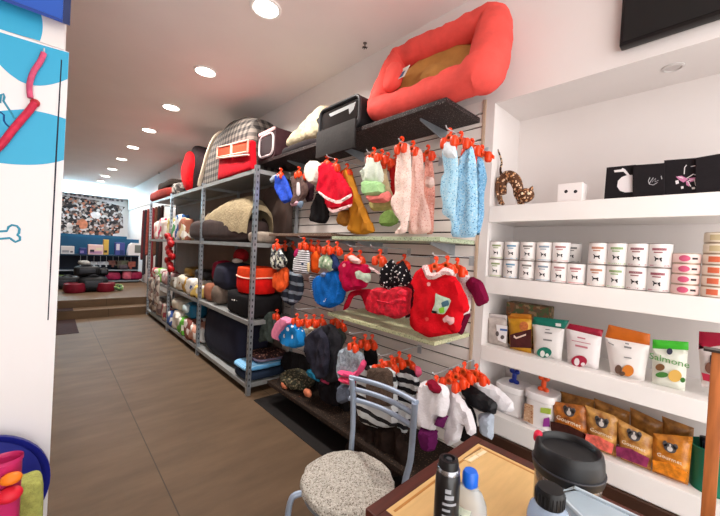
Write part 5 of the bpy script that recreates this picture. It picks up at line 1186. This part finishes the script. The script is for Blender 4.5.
# slanted front: the rim leans back
rs_.append([Vector((p.x, 4.45 - (p.z - z3) * .62, p.z)) for p in rowf(4.2, .40, 2.66)])
gr = [[b.verts.new(p + Vector((0, noise.noise(p * 6) * .02, noise.noise(p * 5) * .015 if p.z > z3 + .02 else 0))) for p in r_] for r_ in rs_]
for A, C in zip(gr, gr[1:]):
    for k in range(12): b.faces.new((A[k], A[k + 1], C[k + 1], C[k]))
b.faces.new(gr[0])
ret = bmesh.ops.extrude_face_region(b, geom=b.faces[:])
cc = Vector((1.585, 3.75, z3 + .3))
for v in [g for g in ret['geom'] if isinstance(g, bmesh.types.BMVert)]:
    d_ = cc - v.co; d_.y *= .1; v.co += d_.normalized() * .03
    v.co.z = max(v.co.z, z3)
sh_ = obj('shell', b, PL, t)
rim = spline(rs_[-1] + [Vector((1.56 - .1, 4.45, z3 + .03))], 3, True)
for p in rim: p.z = max(p.z, z3 + .031)
b = B(); tube(b, rim, .03, 12, closed=True)
for v in b.verts: v.co += Vector((1, 1, 1)) * noise.noise(v.co * 30) * .006
obj('rim', b, M((206, 190, 170), .95, bump=.7, scale=40, var=.12), t, label='cream fluffy rim')
b = B(); blob(b, (1.585, 3.9, z3 + .06), (.36, .8, .115), .4, .01, 8, 28, ez=.5); obj('inner_cushion', b, M((70, 62, 58), .95, var=.3, scale=20), t)
# red carrier
y0, y1 = 2.90, 3.74
t = thing('pet_carrier', 'red padded pet carrier with pink edged pockets on top of the rack', 'pet carrier', (1.34, 3.3, z3), 'goods on top of the rack')
zr0, zr1 = 2.30, 2.385
ym = (y0 + y1) / 2
b = B(); hexa(b, [(1.315, y0, z3), (1.315, y0 + .03, zr0), (1.315, y1, z3), (1.315, y1 - .02, zr1), (1.375, y0, z3), (1.375, y0 + .03, zr0), (1.375, y1, z3), (1.375, y1 - .02, zr1)], .02)
bmesh.ops.subdivide_edges(b, edges=b.edges[:], cuts=4, use_grid_fill=True)
for v in b.verts: v.co.x += noise.noise(v.co * 7) * .012
obj('body', b, cloth((204, 22, 38), .12), t)
def zr(y): return zr0 + (zr1 - zr0) * (y - y0) / (y1 - y0)
for ya, yb_ in ((y0 + .05, ym - .015), (ym + .015, y1 - .04)):
    qd = [(ya, zr(ya) - .115), (yb_, zr(yb_) - .115), (yb_, zr(yb_) - .012), (ya, zr(ya) - .012)]
    b = B(); prism(b, qd, lambda u, v, s: (s, u, v), 1.296, 1.314); pk = obj('pocket', b, cloth((214, 78, 52), .1), t)
    b = B(); tube(b, [(1.295, y, z) for y, z in qd], .009, 8, closed=True); obj('pocket_edge', b, M((240, 196, 180), .7), pk)
b = B(); tube(b, [(1.298, y0 + .03, zr(y0) - .14), (1.292, ym, zr(ym) - .135), (1.298, y1 - .02, zr(y1) - .13)], .009, 8); obj('piping', b, M((240, 196, 186), .7), t)
# red tunnel bed
t = thing('pet_tunnel', 'red padded pet tunnel bed leaning left of the plaid house', 'pet bed', (1.5, 4.95, z3), 'goods on top of the rack')
rot = Matrix.Rotation(math.radians(34), 3, 'X')
b = B(); blob(b, (1.54, 4.92, z3 + .30), (.34, .56, .60), .55, .02, 5, 34, rot, 3, .6)
for v in b.verts: v.co.z = max(v.co.z, z3)
obj('shell', b, M((44, 30, 34), .85, var=.2), t)
b = B(); blob(b, (1.40, 5.0, z3 + .29), (.16, .50, .52), .6, .03, 5, 30, rot, 4, .8); obj('red_lining', b, cloth((210, 22, 32), .14), t, label='bright red lining')
b = B(); blob(b, (1.48, 5.52, z3 + .095), (.32, .30, .19), .5, .02, 6, 26, None, 5); one('pet_cushion', b, collage(26, [(70, 66, 64), (170, 164, 156), (110, 100, 96), (40, 38, 38)]), 'grey and white patterned cushion left of the red tunnel bed', 'cushion', 'goods on top of the rack')
t = thing('pet_carrier', 'dark brown and rust red pet bag at far end of rack top', 'pet carrier', (1.5, 6.5, z3), 'goods on top of the rack')
b = B(); blob(b, (1.48, 6.55, z3 + .09), (.32, 1.5, .18), .5, .03, 3, 32, None, 6); obj('base', b, cloth((138, 50, 44), .25), t)
b = B(); blob(b, (1.50, 6.3, z3 + .235), (.30, 1.0, .15), .5, .03, 3, 30, None, 7); obj('flap', b, cloth((48, 40, 36), .2), t)
# ================================================================== foreground: chair, table and what stands on it
# ---- chair, facing the aisle
cx, cy = .842, .912; SZ = .482; SR = .167
t = thing('metal_chair', 'grey tubular metal chair with a round speckled seat cushion', 'chair', (cx, cy, 0))
GM = M((150, 164, 184), .38, .35, .06, 20)
obj('seat', lathe(B(), (cx, cy, SZ - .05), [(0, 0), (SR - .015, 0), (SR - .005, .01), (SR - .005, .02), (SR - .02, .025), (0, .025)], 40), M((120, 126, 134), .5, .3), t)
b = B(); blob(b, (cx, cy, SZ - .002), (SR * 2 + .012, SR * 2 + .012, .056), 1.0, .007, 26, 72, ez=.5)
obj('cushion', b, spots((178, 174, 164), (118, 110, 100), 170, .42, (206, 202, 194), bump=.9), t, label='speckled cream and grey seat cushion')
# rear legs run up into the backrest
FT = {1: Vector((.985, 1.045, 0)), -1: Vector((1.025, .80, 0))}
for s in (1, -1):
    top = Vector((.905, .985, .834)) if s == 1 else Vector((.940, .695, .834))
    base = Vector((.982, 1.05, .46)) if s == 1 else Vector((1.022, .785, .44))
    pts = [Vector((base.x + .05, base.y + s * .03, 0.0)), Vector((base.x + .012, base.y + s * .008, .25)), base, base.lerp(top, .35) + Vector((.012, s * .004, 0)), base.lerp(top, .75) + Vector((.008, 0, 0)), top]
    obj('back_post', tube(B(), spline(pts, 6), .0115, 12), GM, t)
    f = Vector((cx - .115, cy + s * .11, SZ - .055))
    lg = [f + Vector((.06, -s * .03, .0)), f + Vector((-.02, s * .012, -.002)), f + Vector((-.045, s * .026, -.03)), f + Vector((-.055, s * .032, -.14)), Vector((f.x - .075, f.y + s * .045, .012))]
    lo_ = obj('leg', tube(B(), spline(lg, 6), .0115, 12), GM, t)
    obj('rubber_foot', lathe(B(), (lg[-1].x, lg[-1].y, 0), [(0, 0), (.015, 0), (.015, .02), (.0115, .024), (0, .024)], 16), BLACKP, lo_)
for k in range(3):
    f = 1 - k * .05 / .38
    a = Vector((.982, 1.05, .46)).lerp(Vector((.905, .985, .834)), f) + Vector((.004, 0, 0)); c = Vector((1.022, .785, .44)).lerp(Vector((.940, .695, .834)), f) + Vector((.004, 0, 0))
    dr_ = (c - a).normalized()
    a = a - dr_ * .016; c = c + dr_ * .006
    mid = a.lerp(c, .5) + Vector((.028, .006, 0))
    obj('back_bar', tube(B(), spline([a, a.lerp(c, .25) + Vector((.02, .004, 0)), mid, a.lerp(c, .75) + Vector((.02, .004, 0)), c], 5), .0098, 12), GM, t)
obj('stretcher', tube(B(), [(cx - .17, cy + .15, .2), (1.0, 1.062, .22)], .008, 10), GM, t)
obj('stretcher', tube(B(), [(cx - .17, cy - .15, .2), (1.035, .775, .22)], .008, 10), GM, t)

# ---- table
TX0, TX1, TY0, TY1, TT = .555, 1.06, -.45, .535, .75
t = thing('wooden_table', 'wooden table with yellow tan top and dark brown edge', 'table', (.7, .05, 0))
WD = M((72, 26, 14), .45, var=.25, scale=6, stretch=(1, 12, 1), spec=.5); WL = M((212, 174, 116), .42, var=.06, scale=5, stretch=(2, 14, 1), spec=.5)
fw = .034
obj('top_panel', box(B(), TX0 + fw, TX1 - fw, TY0 + fw, TY1 - fw, TT - .02, TT - .0015), WL, t, False)
for x0, x1, y0, y1 in ((TX0, TX1, TY1 - fw, TY1), (TX0, TX1, TY0, TY0 + fw), (TX0, TX0 + fw, TY0 + fw, TY1 - fw), (TX1 - fw, TX1, TY0 + fw, TY1 - fw)):
    obj('edge_trim', box(B(), x0, x1, y0, y1, TT - .03, TT, .002), WD, t, False)
IN = M((176, 122, 62), .4, var=.1, scale=8)
k = fw + .012
for x0, x1, y0, y1 in ((TX0 + k, TX1 - k, TY1 - k - .006, TY1 - k), (TX1 - k - .006, TX1 - k, TY0 + k, TY1 - k - .006)):
    obj('inlay_line', box(B(), x0, x1, y0, y1, TT - .0016, TT - .0008), IN, t, False)
WM = M((176, 120, 66), .45, var=.12, scale=6, stretch=(8, 8, 1))
for x in (TX0 + .03, TX1 - .08):
    for y in (TY0 + .03, TY1 - .08): obj('leg', box(B(), x, x + .05, y, y + .05, 0, TT - .03, .003), WM, t, False)
for x0, x1, y0, y1 in ((TX0 + .04, TX1 - .04, TY1 - .06, TY1 - .04), (TX0 + .04, TX1 - .04, TY0 + .04, TY0 + .06), (TX0 + .04, TX0 + .06, TY0 + .06, TY1 - .06), (TX1 - .06, TX1 - .04, TY0 + .06, TY1 - .06)):
    obj('apron', box(B(), x0, x1, y0, y1, TT - .12, TT - .03), WM, t, False)
# paper sticker on the table
qs = [onZ(*p, TT) for p in ((463, 459), (481, 448), (488, 452), (471, 463))]
b = B(); prism(b, [(q[0], q[1]) for q in qs], lambda u, v, s: (u, v, s), TT - .0012, TT + .0006)
t = thing('table_sticker', 'worn rectangular paper sticker near the corner of the table top', 'sticker', (qs[0][0], qs[0][1], TT - .0012))
obj('paper', b, M((216, 186, 136), .6, var=.15, scale=60), t, False)
def bil(u, v): return Vector(qs[0]) * (1 - u) * (1 - v) + Vector(qs[1]) * u * (1 - v) + Vector(qs[2]) * u * v + Vector(qs[3]) * (1 - u) * v
for u0, u1, v0, v1, c in ((.05, .5, .45, .85, (236, 220, 190)), (.55, .95, .5, .9, (232, 214, 180)), (0.02, .98, .0, .1, (110, 84, 60))):
    b = B(); prism(b, [(u0, v0), (u1, v0), (u1, v1), (u0, v1)], lambda u, v, s: bil(u, v) + Vector((0, 0, s)), .0006, .0010); obj('print', b, M(c, .6), t, False)

# ---- black spray can
sx_, sy_ = .600, .352
t = thing('spray_can', 'black aerosol can with grey print on the table, left of bottle', 'spray can', (sx_, sy_, TT))
H = .192; r = .0245
obj('body', lathe(B(), (sx_, sy_, TT), [(0, 0), (r * .95, 0), (r, .004), (r, H - .042), (r * .93, H - .030), (r * .86, H - .026)], 36), M((20, 20, 23), .28, spec=.6), t)
obj('metal_ring', lathe(B(), (sx_, sy_, TT), [(r * .84, H - .028), (r * .92, H - .026), (r * .93, H - .020), (r * .84, H - .017), (r * .8, H - .018)], 36), M((150, 152, 158), .25, .9), t)
cap_ = obj('cap', lathe(B(), (sx_, sy_, TT), [(0, H - .02), (r * .82, H - .02), (r * .82, H - .008), (r * .74, H - .001), (r * .5, H), (r * .45, H - .006), (0, H - .006)], 36), M((24, 24, 26), .3), t)
obj('nozzle', lathe(B(), (sx_, sy_, TT + H - .006), [(0, 0), (.006, 0), (.006, .005), (0, .005)], 16), M((60, 60, 64), .3), cap_)
an = math.atan2(-sy_, -sx_)
GP = M((150, 152, 158), .5)
for k in range(9):
    b = B(); wv = .010 + .004 * ((k * 7) % 3); on_cyl(b, strip(-.016 if k > 1 else -.012, -.016 + wv * 1.5, .135 - k * .012, .135 - k * .012 + (.008 if k < 2 else .0045)), (sx_, sy_), r, TT, an + .35); obj('printed_line', b, GP, t, False)
b = B(); on_cyl(b, strip(-.02, .02, .003, .022), (sx_, sy_), r, TT, an + .2); obj('red_band', b, M((170, 40, 34), .4), t, False)

# ---- clear bottle with blue cap
bx_, by_ = .642, .326
CLR = M((226, 230, 230), .12, spec=.6, trans=.55, alpha=.9)
t = thing('plastic_bottle', 'clear sanitiser bottle with a bright blue cap on the table', 'bottle', (bx_, by_, TT))
def ov(b, prof, n=36): lathe(b, (bx_, by_, TT), prof, n, sx=.9, sy=1.3)
b = B(); ov(b, [(0, 0), (.026, 0), (.029, .005), (.029, .085), (.027, .105), (.020, .122), (.0135, .128), (.0135, .134)]); obj('body', b, CLR, t)
b = B(); lathe(b, (bx_, by_, TT), [(0, .132), (.0145, .132), (.0155, .136), (.0155, .156), (.0125, .162), (0, .163)], 28)
cp = obj('cap', b, M((20, 96, 206), .35, spec=.5), t)
b = B(); an = math.atan2(-by_, -bx_)
on_cyl(b, strip(-.004, .022, .03, .098), (bx_, by_), .0272, TT, an - .55); obj('label', b, M((206, 214, 196), .5, var=.2, scale=50), t, False)
for k in range(4):
    b = B(); on_cyl(b, strip(0, .016, .038 + k * .013, .043 + k * .013), (bx_, by_), .0280, TT, an - .55); obj('printed_line', b, M((120, 126, 124), .5), t, False)
b = B(); lathe(b, (bx_, by_, TT), [(.0275, .060), (.0305, .062), (.0275, .064)], 36, sx=.9, sy=1.3); obj('ridge', b, CLR, t)

# ---- big steel canister with a black lid
px_, py_ = .842, .205
t = thing('steel_canister', 'steel canister with a large black recessed lid on the table', 'canister', (px_, py_, TT))
r = .063
obj('body', lathe(B(), (px_, py_, TT), [(0, 0), (r * .96, 0), (r, .004), (r, .134), (r * .97, .140), (r * .97, .150)], 48), M((168, 160, 152), .18, .95), t)
ld = obj('lid', lathe(B(), (px_, py_, TT), [(r * .98, .137), (r * 1.07, .139), (r * 1.09, .146), (r * 1.06, .165), (r * 1.04, .182), (r * 1.0, .194), (r * .93, .198), (r * .87, .195), (r * .83, .184), (r * .3, .180), (0, .180)], 56), M((20, 20, 23), .42, spec=.4), t)
obj('ridge', tube(B(), [(px_ + r * 1.08 * math.cos(a), py_ + r * 1.08 * math.sin(a), TT + .156) for a in [k * PI / 24 for k in range(48)]], .0022, 8, closed=True), M((48, 48, 54), .3), ld)
b = B(); q = onZ(545, 437, TT + .19); blob(b, (px_ + .0, py_ + r * 1.0, TT + .190), (.026, .018, .026), .8, 0, 1, 16); obj('red_button', b, M((196, 28, 60), .4), ld)
# ---- clear bottle with black cap close to the camera
kx, ky = .664, .186
t = thing('plastic_bottle', 'clear bluish bottle with a ribbed black cap in front of the canister', 'bottle', (kx, ky, TT))
CB = M((176, 196, 222), .15, spec=.6, trans=.5, alpha=.92)
obj('body', lathe(B(), (kx, ky, TT), [(0, 0), (.032, 0), (.035, .005), (.035, .140), (.031, .157), (.022, .167), (.018, .170)], 36), CB, t)
cp = obj('cap', lathe(B(), (kx, ky, TT), [(0, .165), (.0225, .165), (.0235, .168), (.0235, .189), (.0205, .195), (0, .196)], 36), M((18, 18, 20), .4), t)
for k in range(24):
    a = k * PI / 12
    b = B(); tube(b, [(kx + .0235 * math.cos(a), ky + .0235 * math.sin(a), TT + .169), (kx + .0235 * math.cos(a), ky + .0235 * math.sin(a), TT + .188)], .0011, 5); obj('rib', b, M((26, 26, 28), .4), cp)
# ---- translucent plastic box standing between bottle and canister
t = thing('plastic_box', 'translucent pale plastic box standing in front of the canister', 'box', (.735, .10, TT))
zt_ = .90
cs = [onZ(*p, zt_) for p in ((556, 491), (574, 486), (642, 518), (600, 534))]
bm4 = [(c[0], c[1]) for c in cs]
mx_, my_ = sum(c[0] for c in bm4) / 4, sum(c[1] for c in bm4) / 4
b = B()
lo = [b.verts.new((mx_ + (x - mx_) * .9, my_ + (y - my_) * .9, TT + .0004)) for x, y in bm4]; hi = [b.verts.new((x, y, zt_)) for x, y in bm4]
for i in range(4): b.faces.new((lo[i], lo[(i + 1) % 4], hi[(i + 1) % 4], hi[i]))
b.faces.new(lo); b.faces.new(hi)
bmesh.ops.bevel(b, geom=b.edges[:], offset=.014, segments=4, affect='EDGES', profile=.5)
obj('body', b, M((176, 192, 204), .18, spec=.6, trans=.2, alpha=.95, var=.06, scale=14), t)
b = B(); tube(b, [(mx_ + (x - mx_) * .97, my_ + (y - my_) * .97, zt_ - .002) for x, y in bm4], .004, 8, closed=True); obj('rim', b, M((190, 202, 210), .25, spec=.6), t)

# ---- wooden stand post at the right edge of the picture
t = thing('wooden_stand', 'upright reddish wooden post of a floor stand at right edge', 'stand', (1.22, -.02, 0))
PW = M((168, 98, 52), .5, var=.22, scale=8, stretch=(14, 14, 1), spec=.3)
yt, yb2 = onX(711.5, 352, 1.2)[1], onX(703, 500, 1.2)[1]
zt = onX(712, 352, 1.2)[2]
obj('post', hexa(B(), [(1.2, yb2 - .025, .02), (1.2, yt - .025, zt), (1.2, yb2, .02), (1.2, yt, zt), (1.228, yb2 - .025, .02), (1.228, yt - .025, zt), (1.228, yb2, .02), (1.228, yt, zt)], .002), PW, t)
obj('top_plate', box(B(), 1.196, 1.232, yt - .036, yt + .014, zt, zt + .006, .001), M((60, 54, 52), .4, .5), t, False)
obj('foot', box(B(), 1.10, 1.34, -.055, .022, 0, .02, .004), PW, t)
# ================================================================== far back: mural, display unit, goods, carriers
mt = collage(17, [(28, 24, 26), (180, 170, 166), (70, 56, 54), (40, 34, 36), (150, 130, 120), (200, 192, 190), (96, 76, 70), (54, 46, 46), (180, 110, 84), (120, 108, 104), (30, 26, 30), (190, 180, 178)])
MX1, MZ0, MZ1, MY = 1.70, 1.36, 2.50, BACKY - .012
out = [(-1.1, MZ0), (.3, MZ0 - .04), (.75, MZ0 - .06), (1.05, MZ0 - .02), (1.3, MZ0 - .09), (1.42, MZ0), (1.45, MZ0 + .12), (1.60, MZ0 + .16), (1.62, MZ0 + .3), (1.70, MZ0 + .32), (1.68, MZ0 + .72), (1.62, MZ0 + .80), (1.74, MZ0 + 1.0), (1.5, MZ1 - .12), (1.2, MZ1 - .06), (.8, MZ1 - .03), (.3, MZ1), (-1.1, MZ1 + .04)]
t = thing('wall_mural', 'wide photo collage mural of many dogs and cats on back wall', 'mural', (.3, MY, MZ0))
b = B(); prism(b, out, lambda u, v, s: (u, s, v), MY, MY - .008); obj('print', b, mt, t, False)
b = B(); 
for k in range(26):
    x = -.9 + k * .1 + .02 * math.sin(k * 2.1); bb = B(); box(bb, x, x + .06, MY - .009, MY - .002, MZ1 + .05 - .0022 * k, MZ1 + .105 - .0022 * k); obj('letter', bb, M((120, 116, 122), .6), t, False)
b.free()
b = B(); blob(b, (.72, MY - .012, 1.72), (.2, .012, .3), .9, .03, 6, 20); obj('orange_cat_picture', b, M((190, 116, 84), .8, var=.3, scale=9), t)
b = B(); blob(b, (.42, MY - .012, 1.62), (.14, .012, .24), .9, .03, 6, 20); obj('white_dog_picture', b, M((200, 190, 186), .8, var=.5, scale=7), t)
b = B(); blob(b, (1.0, MY - .012, 2.02), (.24, .012, .2), .9, .03, 6, 20); obj('white_dog_picture', b, M((214, 206, 204), .8, var=.3, scale=7), t)

# blue display unit in front of the back wall
UY, FZ = 10.0, .2705
t = thing('display_unit', 'low blue display unit with chrome shelves under the mural', 'display unit', (.45, UY + .3, .27))
UB = M((26, 84, 122), .5, var=.08, scale=3)
obj('back_panel', box(B(), -1.0, 1.72, UY + .34, UY + .38, .2705, 1.345), UB, t, False)
DK = M((30, 42, 60), .6)
obj('backing', box(B(), -1.0, 1.72, UY + .325, UY + .339, .28, .90), DK, t, False)
for z, y0 in ((.94, UY + .02), (.585, UY), (.325, UY - .06)):
    obj('shelf', box(B(), -1.0, 1.68, y0, UY + .325, z - .012, z), M((40, 70, 96), .45), t, False)
    obj('chrome_edge', box(B(), -1.0, 1.68, y0 - .006, y0, z - .024, z + .004), M((170, 184, 196), .3, .7) if z < .9 else M((40, 62, 84), .4), t, False)
obj('plinth', box(B(), -1.0, 1.68, UY, UY + .325, .2705, .30), DK, t, False)
def bx(name, lab, cat, px0, px1, ytop, zb, y, dep, mat, extra=None, grp='goods on the display unit'):
    a, c = onY(px0, ytop, y), onY(px1, ytop, y)
    t = thing(name, lab, cat, ((a[0] + c[0]) / 2, y + dep / 2, zb), grp)
    obj('carton', box(B(), a[0], c[0], y, y + dep, zb, max(a[2], zb + .05), .006), mat, t, False)
    if extra: 
        w_ = c[0] - a[0]; h = max(a[2], zb + .05) - zb
        for u0, u1, v0, v1, m_ in extra: obj('print', box(B(), a[0] + w_ * u0, a[0] + w_ * u1, y - .003, y + .001, zb + h * v0, zb + h * v1), m_, t, False)
    return t
ZT = .9402
WB = M((206, 208, 212), .5)
bx('carton', 'white carton on top of the blue unit, far left', 'box', 61, 74.5, 246, ZT, UY + .05, .22, WB, [(.1, .6, .2, .5, M((150, 156, 166), .5)), (.7, .9, .2, .4, M((90, 90, 100), .5))])
bx('carton', 'small dark blue carton beside the white one on the unit', 'box', 79.5, 87, 248, ZT, UY + .06, .2, M((44, 56, 120), .5), [(.1, .6, .2, .6, M((130, 120, 180), .5))])
bx('carton', 'pink and white carton in the middle on the blue unit', 'box', 88.3, 103.5, 244.5, ZT, UY + .05, .22, M((226, 196, 196), .5), [(.1, .9, .1, .35, M((180, 140, 180), .5)), (.12, .4, .25, .5, M((60, 60, 76), .5)), (.5, .9, .45, .7, M((226, 214, 190), .5))])
bx('carton', 'tall yellow carton on the blue unit', 'box', 104, 109, 239.5, ZT, UY + .05, .2, M((206, 172, 84), .5), [(.1, .7, .15, .3, M((60, 50, 40), .5))])
bx('carton', 'purple and white carton right of the yellow one', 'box', 115.5, 125, 242.5, ZT, UY + .05, .2, M((70, 80, 150), .5), [(.1, .45, .4, .9, M((206, 206, 224), .5)), (.5, .9, .05, .4, M((40, 60, 110), .5))])
q0, q1 = onY(128, 254, UY + .05), onY(142.5, 243.5, UY + .05)
t = thing('pet_carrier', 'white plastic dome pet carrier with a grey door on the unit', 'pet carrier', ((q0[0] + q1[0]) / 2, UY + .2, ZT), 'goods on the display unit')
xm, hw, hh = (q0[0] + q1[0]) / 2, (q1[0] - q0[0]) / 2, q1[2] - ZT
b = B(); prism(b, [(xm - hw, ZT), (xm + hw, ZT), (xm + hw * .96, ZT + hh * .5), (xm + hw * .8, ZT + hh * .92), (xm + hw * .5, ZT + hh), (xm - hw * .4, ZT + hh), (xm - hw * .78, ZT + hh * .85), (xm - hw * .96, ZT + hh * .4)], lambda u, v, s: (u, s, v), UY + .04, UY + .3); obj('shell', b, M((226, 226, 228), .4), t, False)
b = B(); box(b, xm - hw * .1, xm + hw * .78, UY + .032, UY + .04, ZT + hh * .22, ZT + hh * .85, .004); obj('door', b, M((110, 116, 112), .5), t, False)
# hanging packs between the shelves
for i, (px, py0, py1, w_, c, lab) in enumerate(((80.5, 259, 266, .07, (214, 220, 226), 'small white hanging pack on the blue unit, leftmost'), (87, 259, 265, .06, (70, 90, 130), 'small blue hanging pack on the blue unit'), (94, 260, 267, .12, (176, 188, 200), 'grey white hanging tool on the unit, first of three'), (100.5, 260, 267, .12, (168, 180, 196), 'grey white hanging tool on the unit, second of three'), (106.5, 260, 267, .12, (186, 196, 206), 'grey white hanging tool on the unit, third of three'),
        (113, 259, 267, .2, (110, 74, 70), 'rust brown hanging pack on the unit, left of the others'), (118.5, 259, 268, .14, (84, 80, 72), 'dark olive hanging pack on the unit, beside the rust one'), (125, 259, 268, .16, (96, 100, 84), 'grey green hanging pack on the unit'), (131, 260, 269, .2, (150, 84, 74), 'reddish hanging pack at the right end of the unit'))):
    a, c_ = onY(px, py0, UY + .1), onY(px, py1, UY + .1)
    t = thing('hanging_pack', lab, 'hanging pack', (a[0], UY + .1, c_[2]), 'hanging packs on the display unit')
    b = B(); box(b, a[0] - w_ / 2, a[0] + w_ / 2, UY + .09, UY + .12, c_[2] + .05, a[2] - .04, .01); box(b, a[0] - w_ * .12, a[0] + w_ * .12, UY + .09, UY + .12, c_[2], c_[2] + .052, .004); obj('pack', b, M(c, .5, var=.3, scale=14), t, False)
    b = B(); tube(b, [(a[0], UY + .318, .915), (a[0], UY + .105, .915), (a[0], UY + .10, a[2] - .05)], .004, 6); obj('peg', b, STEEL, t)
# things on lower shelves
for i, (px, y, z, w_, h, c, lab) in enumerate(((113, UY + .12, .326, .30, .20, (150, 34, 74), 'dark pink pet bowl set on the lower shelf of the unit'), (127, UY + .12, .326, .22, .22, (190, 90, 110), 'pink and white pack on the lower shelf of the unit'), (135.5, UY + .12, .326, .28, .20, (150, 30, 70), 'magenta pack at right end of the unit lower shelf'), (62, UY + .12, .326, .3, .14, (110, 140, 80), 'olive green pack at the left end of the unit lower shelf'), (123, UY + .14, .586, .2, .12, (70, 62, 70), 'dark small pack on the middle shelf of the unit'))):
    a = onY(px, 275, y)
    b = B(); blob(b, (a[0], y, z + .001 + h / 2), (w_, .2, h), .5, .01, 8, 20, seed=i)
    one('goods_pack', b, M(c, .5, var=.3, scale=12), lab, 'goods', 'goods on the display unit')
# pile of black carriers with red bowls on the raised floor
PYY = 8.55; F = .2705
def onfl(px, w_=0): return onY(px, 285, PYY)[0]
def car(lab, x, y, z, w_, d, h, seed):
    t = thing('pet_carrier', lab, 'pet carrier', (x, y, z), 'black carriers piled on the raised floor')
    b = B(); blob(b, (x, y, z + h / 2), (w_, d, h), .4, .015, 6, 30, None, seed, .5); obj('body', b, M((20, 22, 26), .6, var=.3, scale=10), t)
    b = B(); tube(b, spline([(x - w_ * .25, y - d * .3, z + h * .9), (x, y - d * .32, z + h * 1.12), (x + w_ * .25, y - d * .3, z + h * .9)], 5), .012, 8); obj('handle', b, M((44, 46, 52), .5), t)
    b = B(); box(b, x - w_ * .3, x + w_ * .3, y - d / 2 - .012, y - d / 2 + .02, z + h * .3, z + h * .75, .01); obj('window', b, M((52, 56, 64), .4), t)
    return t
x1 = onfl(93)
car('black pet carrier at the bottom of the pile on the raised floor', x1, PYY, F, .46, .40, .30, 1)
car('black pet carrier leaning on top of the left of the pile', x1 - .10, PYY + .05, F + .305, .40, .34, .20, 2)
car('black pet carrier on the right of the top of the pile', x1 + .17, PYY + .12, F + .31, .16, .30, .14, 3)
car('dark pet carrier standing behind the left of the pile', x1 - .38, PYY + .55, F, .42, .36, .26, 4)
t = thing('plush_toy', 'grey white fluffy toy on top of the black carrier pile', 'plush toy', (x1 - .14, PYY + .02, F + .51), None)
b = B(); blob(b, (x1 - .14, PYY + .02, F + .565), (.20, .16, .10), .9, .02, 12, 20); obj('body', b, M((150, 152, 150), .9, var=.3, scale=30), t)
for px, w_, lab in ((74.5, .36, 'dark red round pet bowl left of the black carriers'), (105, .34, 'dark red round pet bowl right of the black carriers')):
    x = onfl(px); t = thing('pet_bowl', lab, 'bowl', (x, PYY - .12, F), 'red bowls on the raised floor')
    obj('bowl', lathe(B(), (x, PYY - .12, F), [(0, 0), (w_ * .42, 0), (w_ * .5, .06), (w_ * .46, .17), (w_ * .36, .185), (w_ * .3, .12), (0, .1)], 30), M((112, 18, 38), .45, var=.15, scale=8), t)
x = onfl(114); b = B(); tube(b, [(x + .12 * math.cos(a), PYY - .1 + .10 * math.sin(a), F + .07 + .03 * math.sin(2 * a)) for a in [k * PI / 10 for k in range(20)]], .035, 8, closed=True)
one('pet_collar', b, collage(14, [(120, 150, 80), (200, 200, 170), (60, 90, 60)]), 'green and cream coiled rope toy right of the red bowl', 'pet toy')
# dark mat in front of the steps, left
qm = [onZ(*p, 0) for p in ((54, 336), (79, 333), (75.5, 321))]
b = B(); box(b, -.9, qm[1][0], qm[1][1], 7.09, 0, .006)
one('floor_mat', b, M((44, 24, 24), .9, var=.2, scale=20), 'dark red brown mat at the foot of the steps', 'mat', None, False)
b = B(); box(b, -.9, qm[1][0] - .02, 7.11, 7.39, .1385, .144); one('floor_mat', b, M((40, 24, 24), .9, var=.2, scale=20), 'dark red brown mat lying on the lower step', 'mat', None, False)
# shelf side panel at the far right and leashes on the wall
b = B(); a, c_ = onX(131, 207, 1.62), onX(141, 205, 1.62)
t = thing('hanging_rail', 'short wall rail holding leashes past the end of the rack', 'rail', (1.70, 8.2, 1.98))
obj('rail', tube(B(), [(1.62, 7.25, 2.02), (1.62, 9.4, 2.02)], .012, 8), STEEL, t)
for y in (7.3, 9.35): obj('arm', tube(B(), [(1.798, y, 2.02), (1.62, y, 2.02)], .010, 8), STEEL, t)
lc = [((60, 30, 30), 'dark maroon'), ((40, 34, 34), 'black'), ((96, 60, 44), 'brown'), ((120, 30, 36), 'red'), ((56, 44, 40), 'dark brown'), ((140, 60, 50), 'rust'), ((44, 40, 46), 'charcoal'), ((90, 26, 34), 'wine red')]
for i, (c, nm) in enumerate(lc):
    y = 7.4 + i * .25
    b = B(); L0 = 1.2 + .25 * math.sin(i * 2.3)
    tube(b, [(1.608, y, 2.035), (1.604, y + .015, 1.6), (1.602, y - .01, 2.02 - L0), (1.59, y + .04, 2.0 - L0), (1.596, y + .08, 2.02 - L0), (1.60, y + .075, 1.6), (1.608, y + .06, 2.035)], .022, 8)
    one('pet_leash', b, M(c, .7, var=.3, scale=20), '%s leash hanging on the wall rail past the rack' % nm, 'leash', 'leashes on the wall rail')
# ================================================================== light
S.view_settings.view_transform = 'Standard'; S.view_settings.look = 'None'; S.view_settings.gamma = 1; S.view_settings.use_curve_mapping = False
S.view_settings.exposure = 0.82
w = bpy.data.worlds.new('daylight'); S.world = w; w.use_nodes = True
bg = w.node_tree.nodes['Background']; bg.inputs[0].default_value = (1.0, 0.965, 0.94, 1); bg.inputs[1].default_value = 2.1
for i, y in enumerate(LY):
    l = bpy.data.lights.new('downlight_lamp', 'AREA'); l.shape = 'DISK'; l.size = 0.15; l.energy = 13; l.color = (1.0, 0.93, 0.86); l.spread = math.radians(150)
    o = bpy.data.objects.new('downlight_lamp', l); COL.objects.link(o); o.location = (LX, y, CEIL - 0.02)
# led strip in the cove at the back
l = bpy.data.lights.new('cove_lamp', 'AREA'); l.shape = 'RECTANGLE'; l.size = 2.6; l.size_y = 0.06; l.energy = 90; l.color = (0.45, 0.80, 1.0)
o = bpy.data.objects.new('cove_lamp', l); COL.objects.link(o); o.location = (0.3, BACKY - 0.10, 2.63); o.rotation_euler = (math.radians(160), 0, 0)
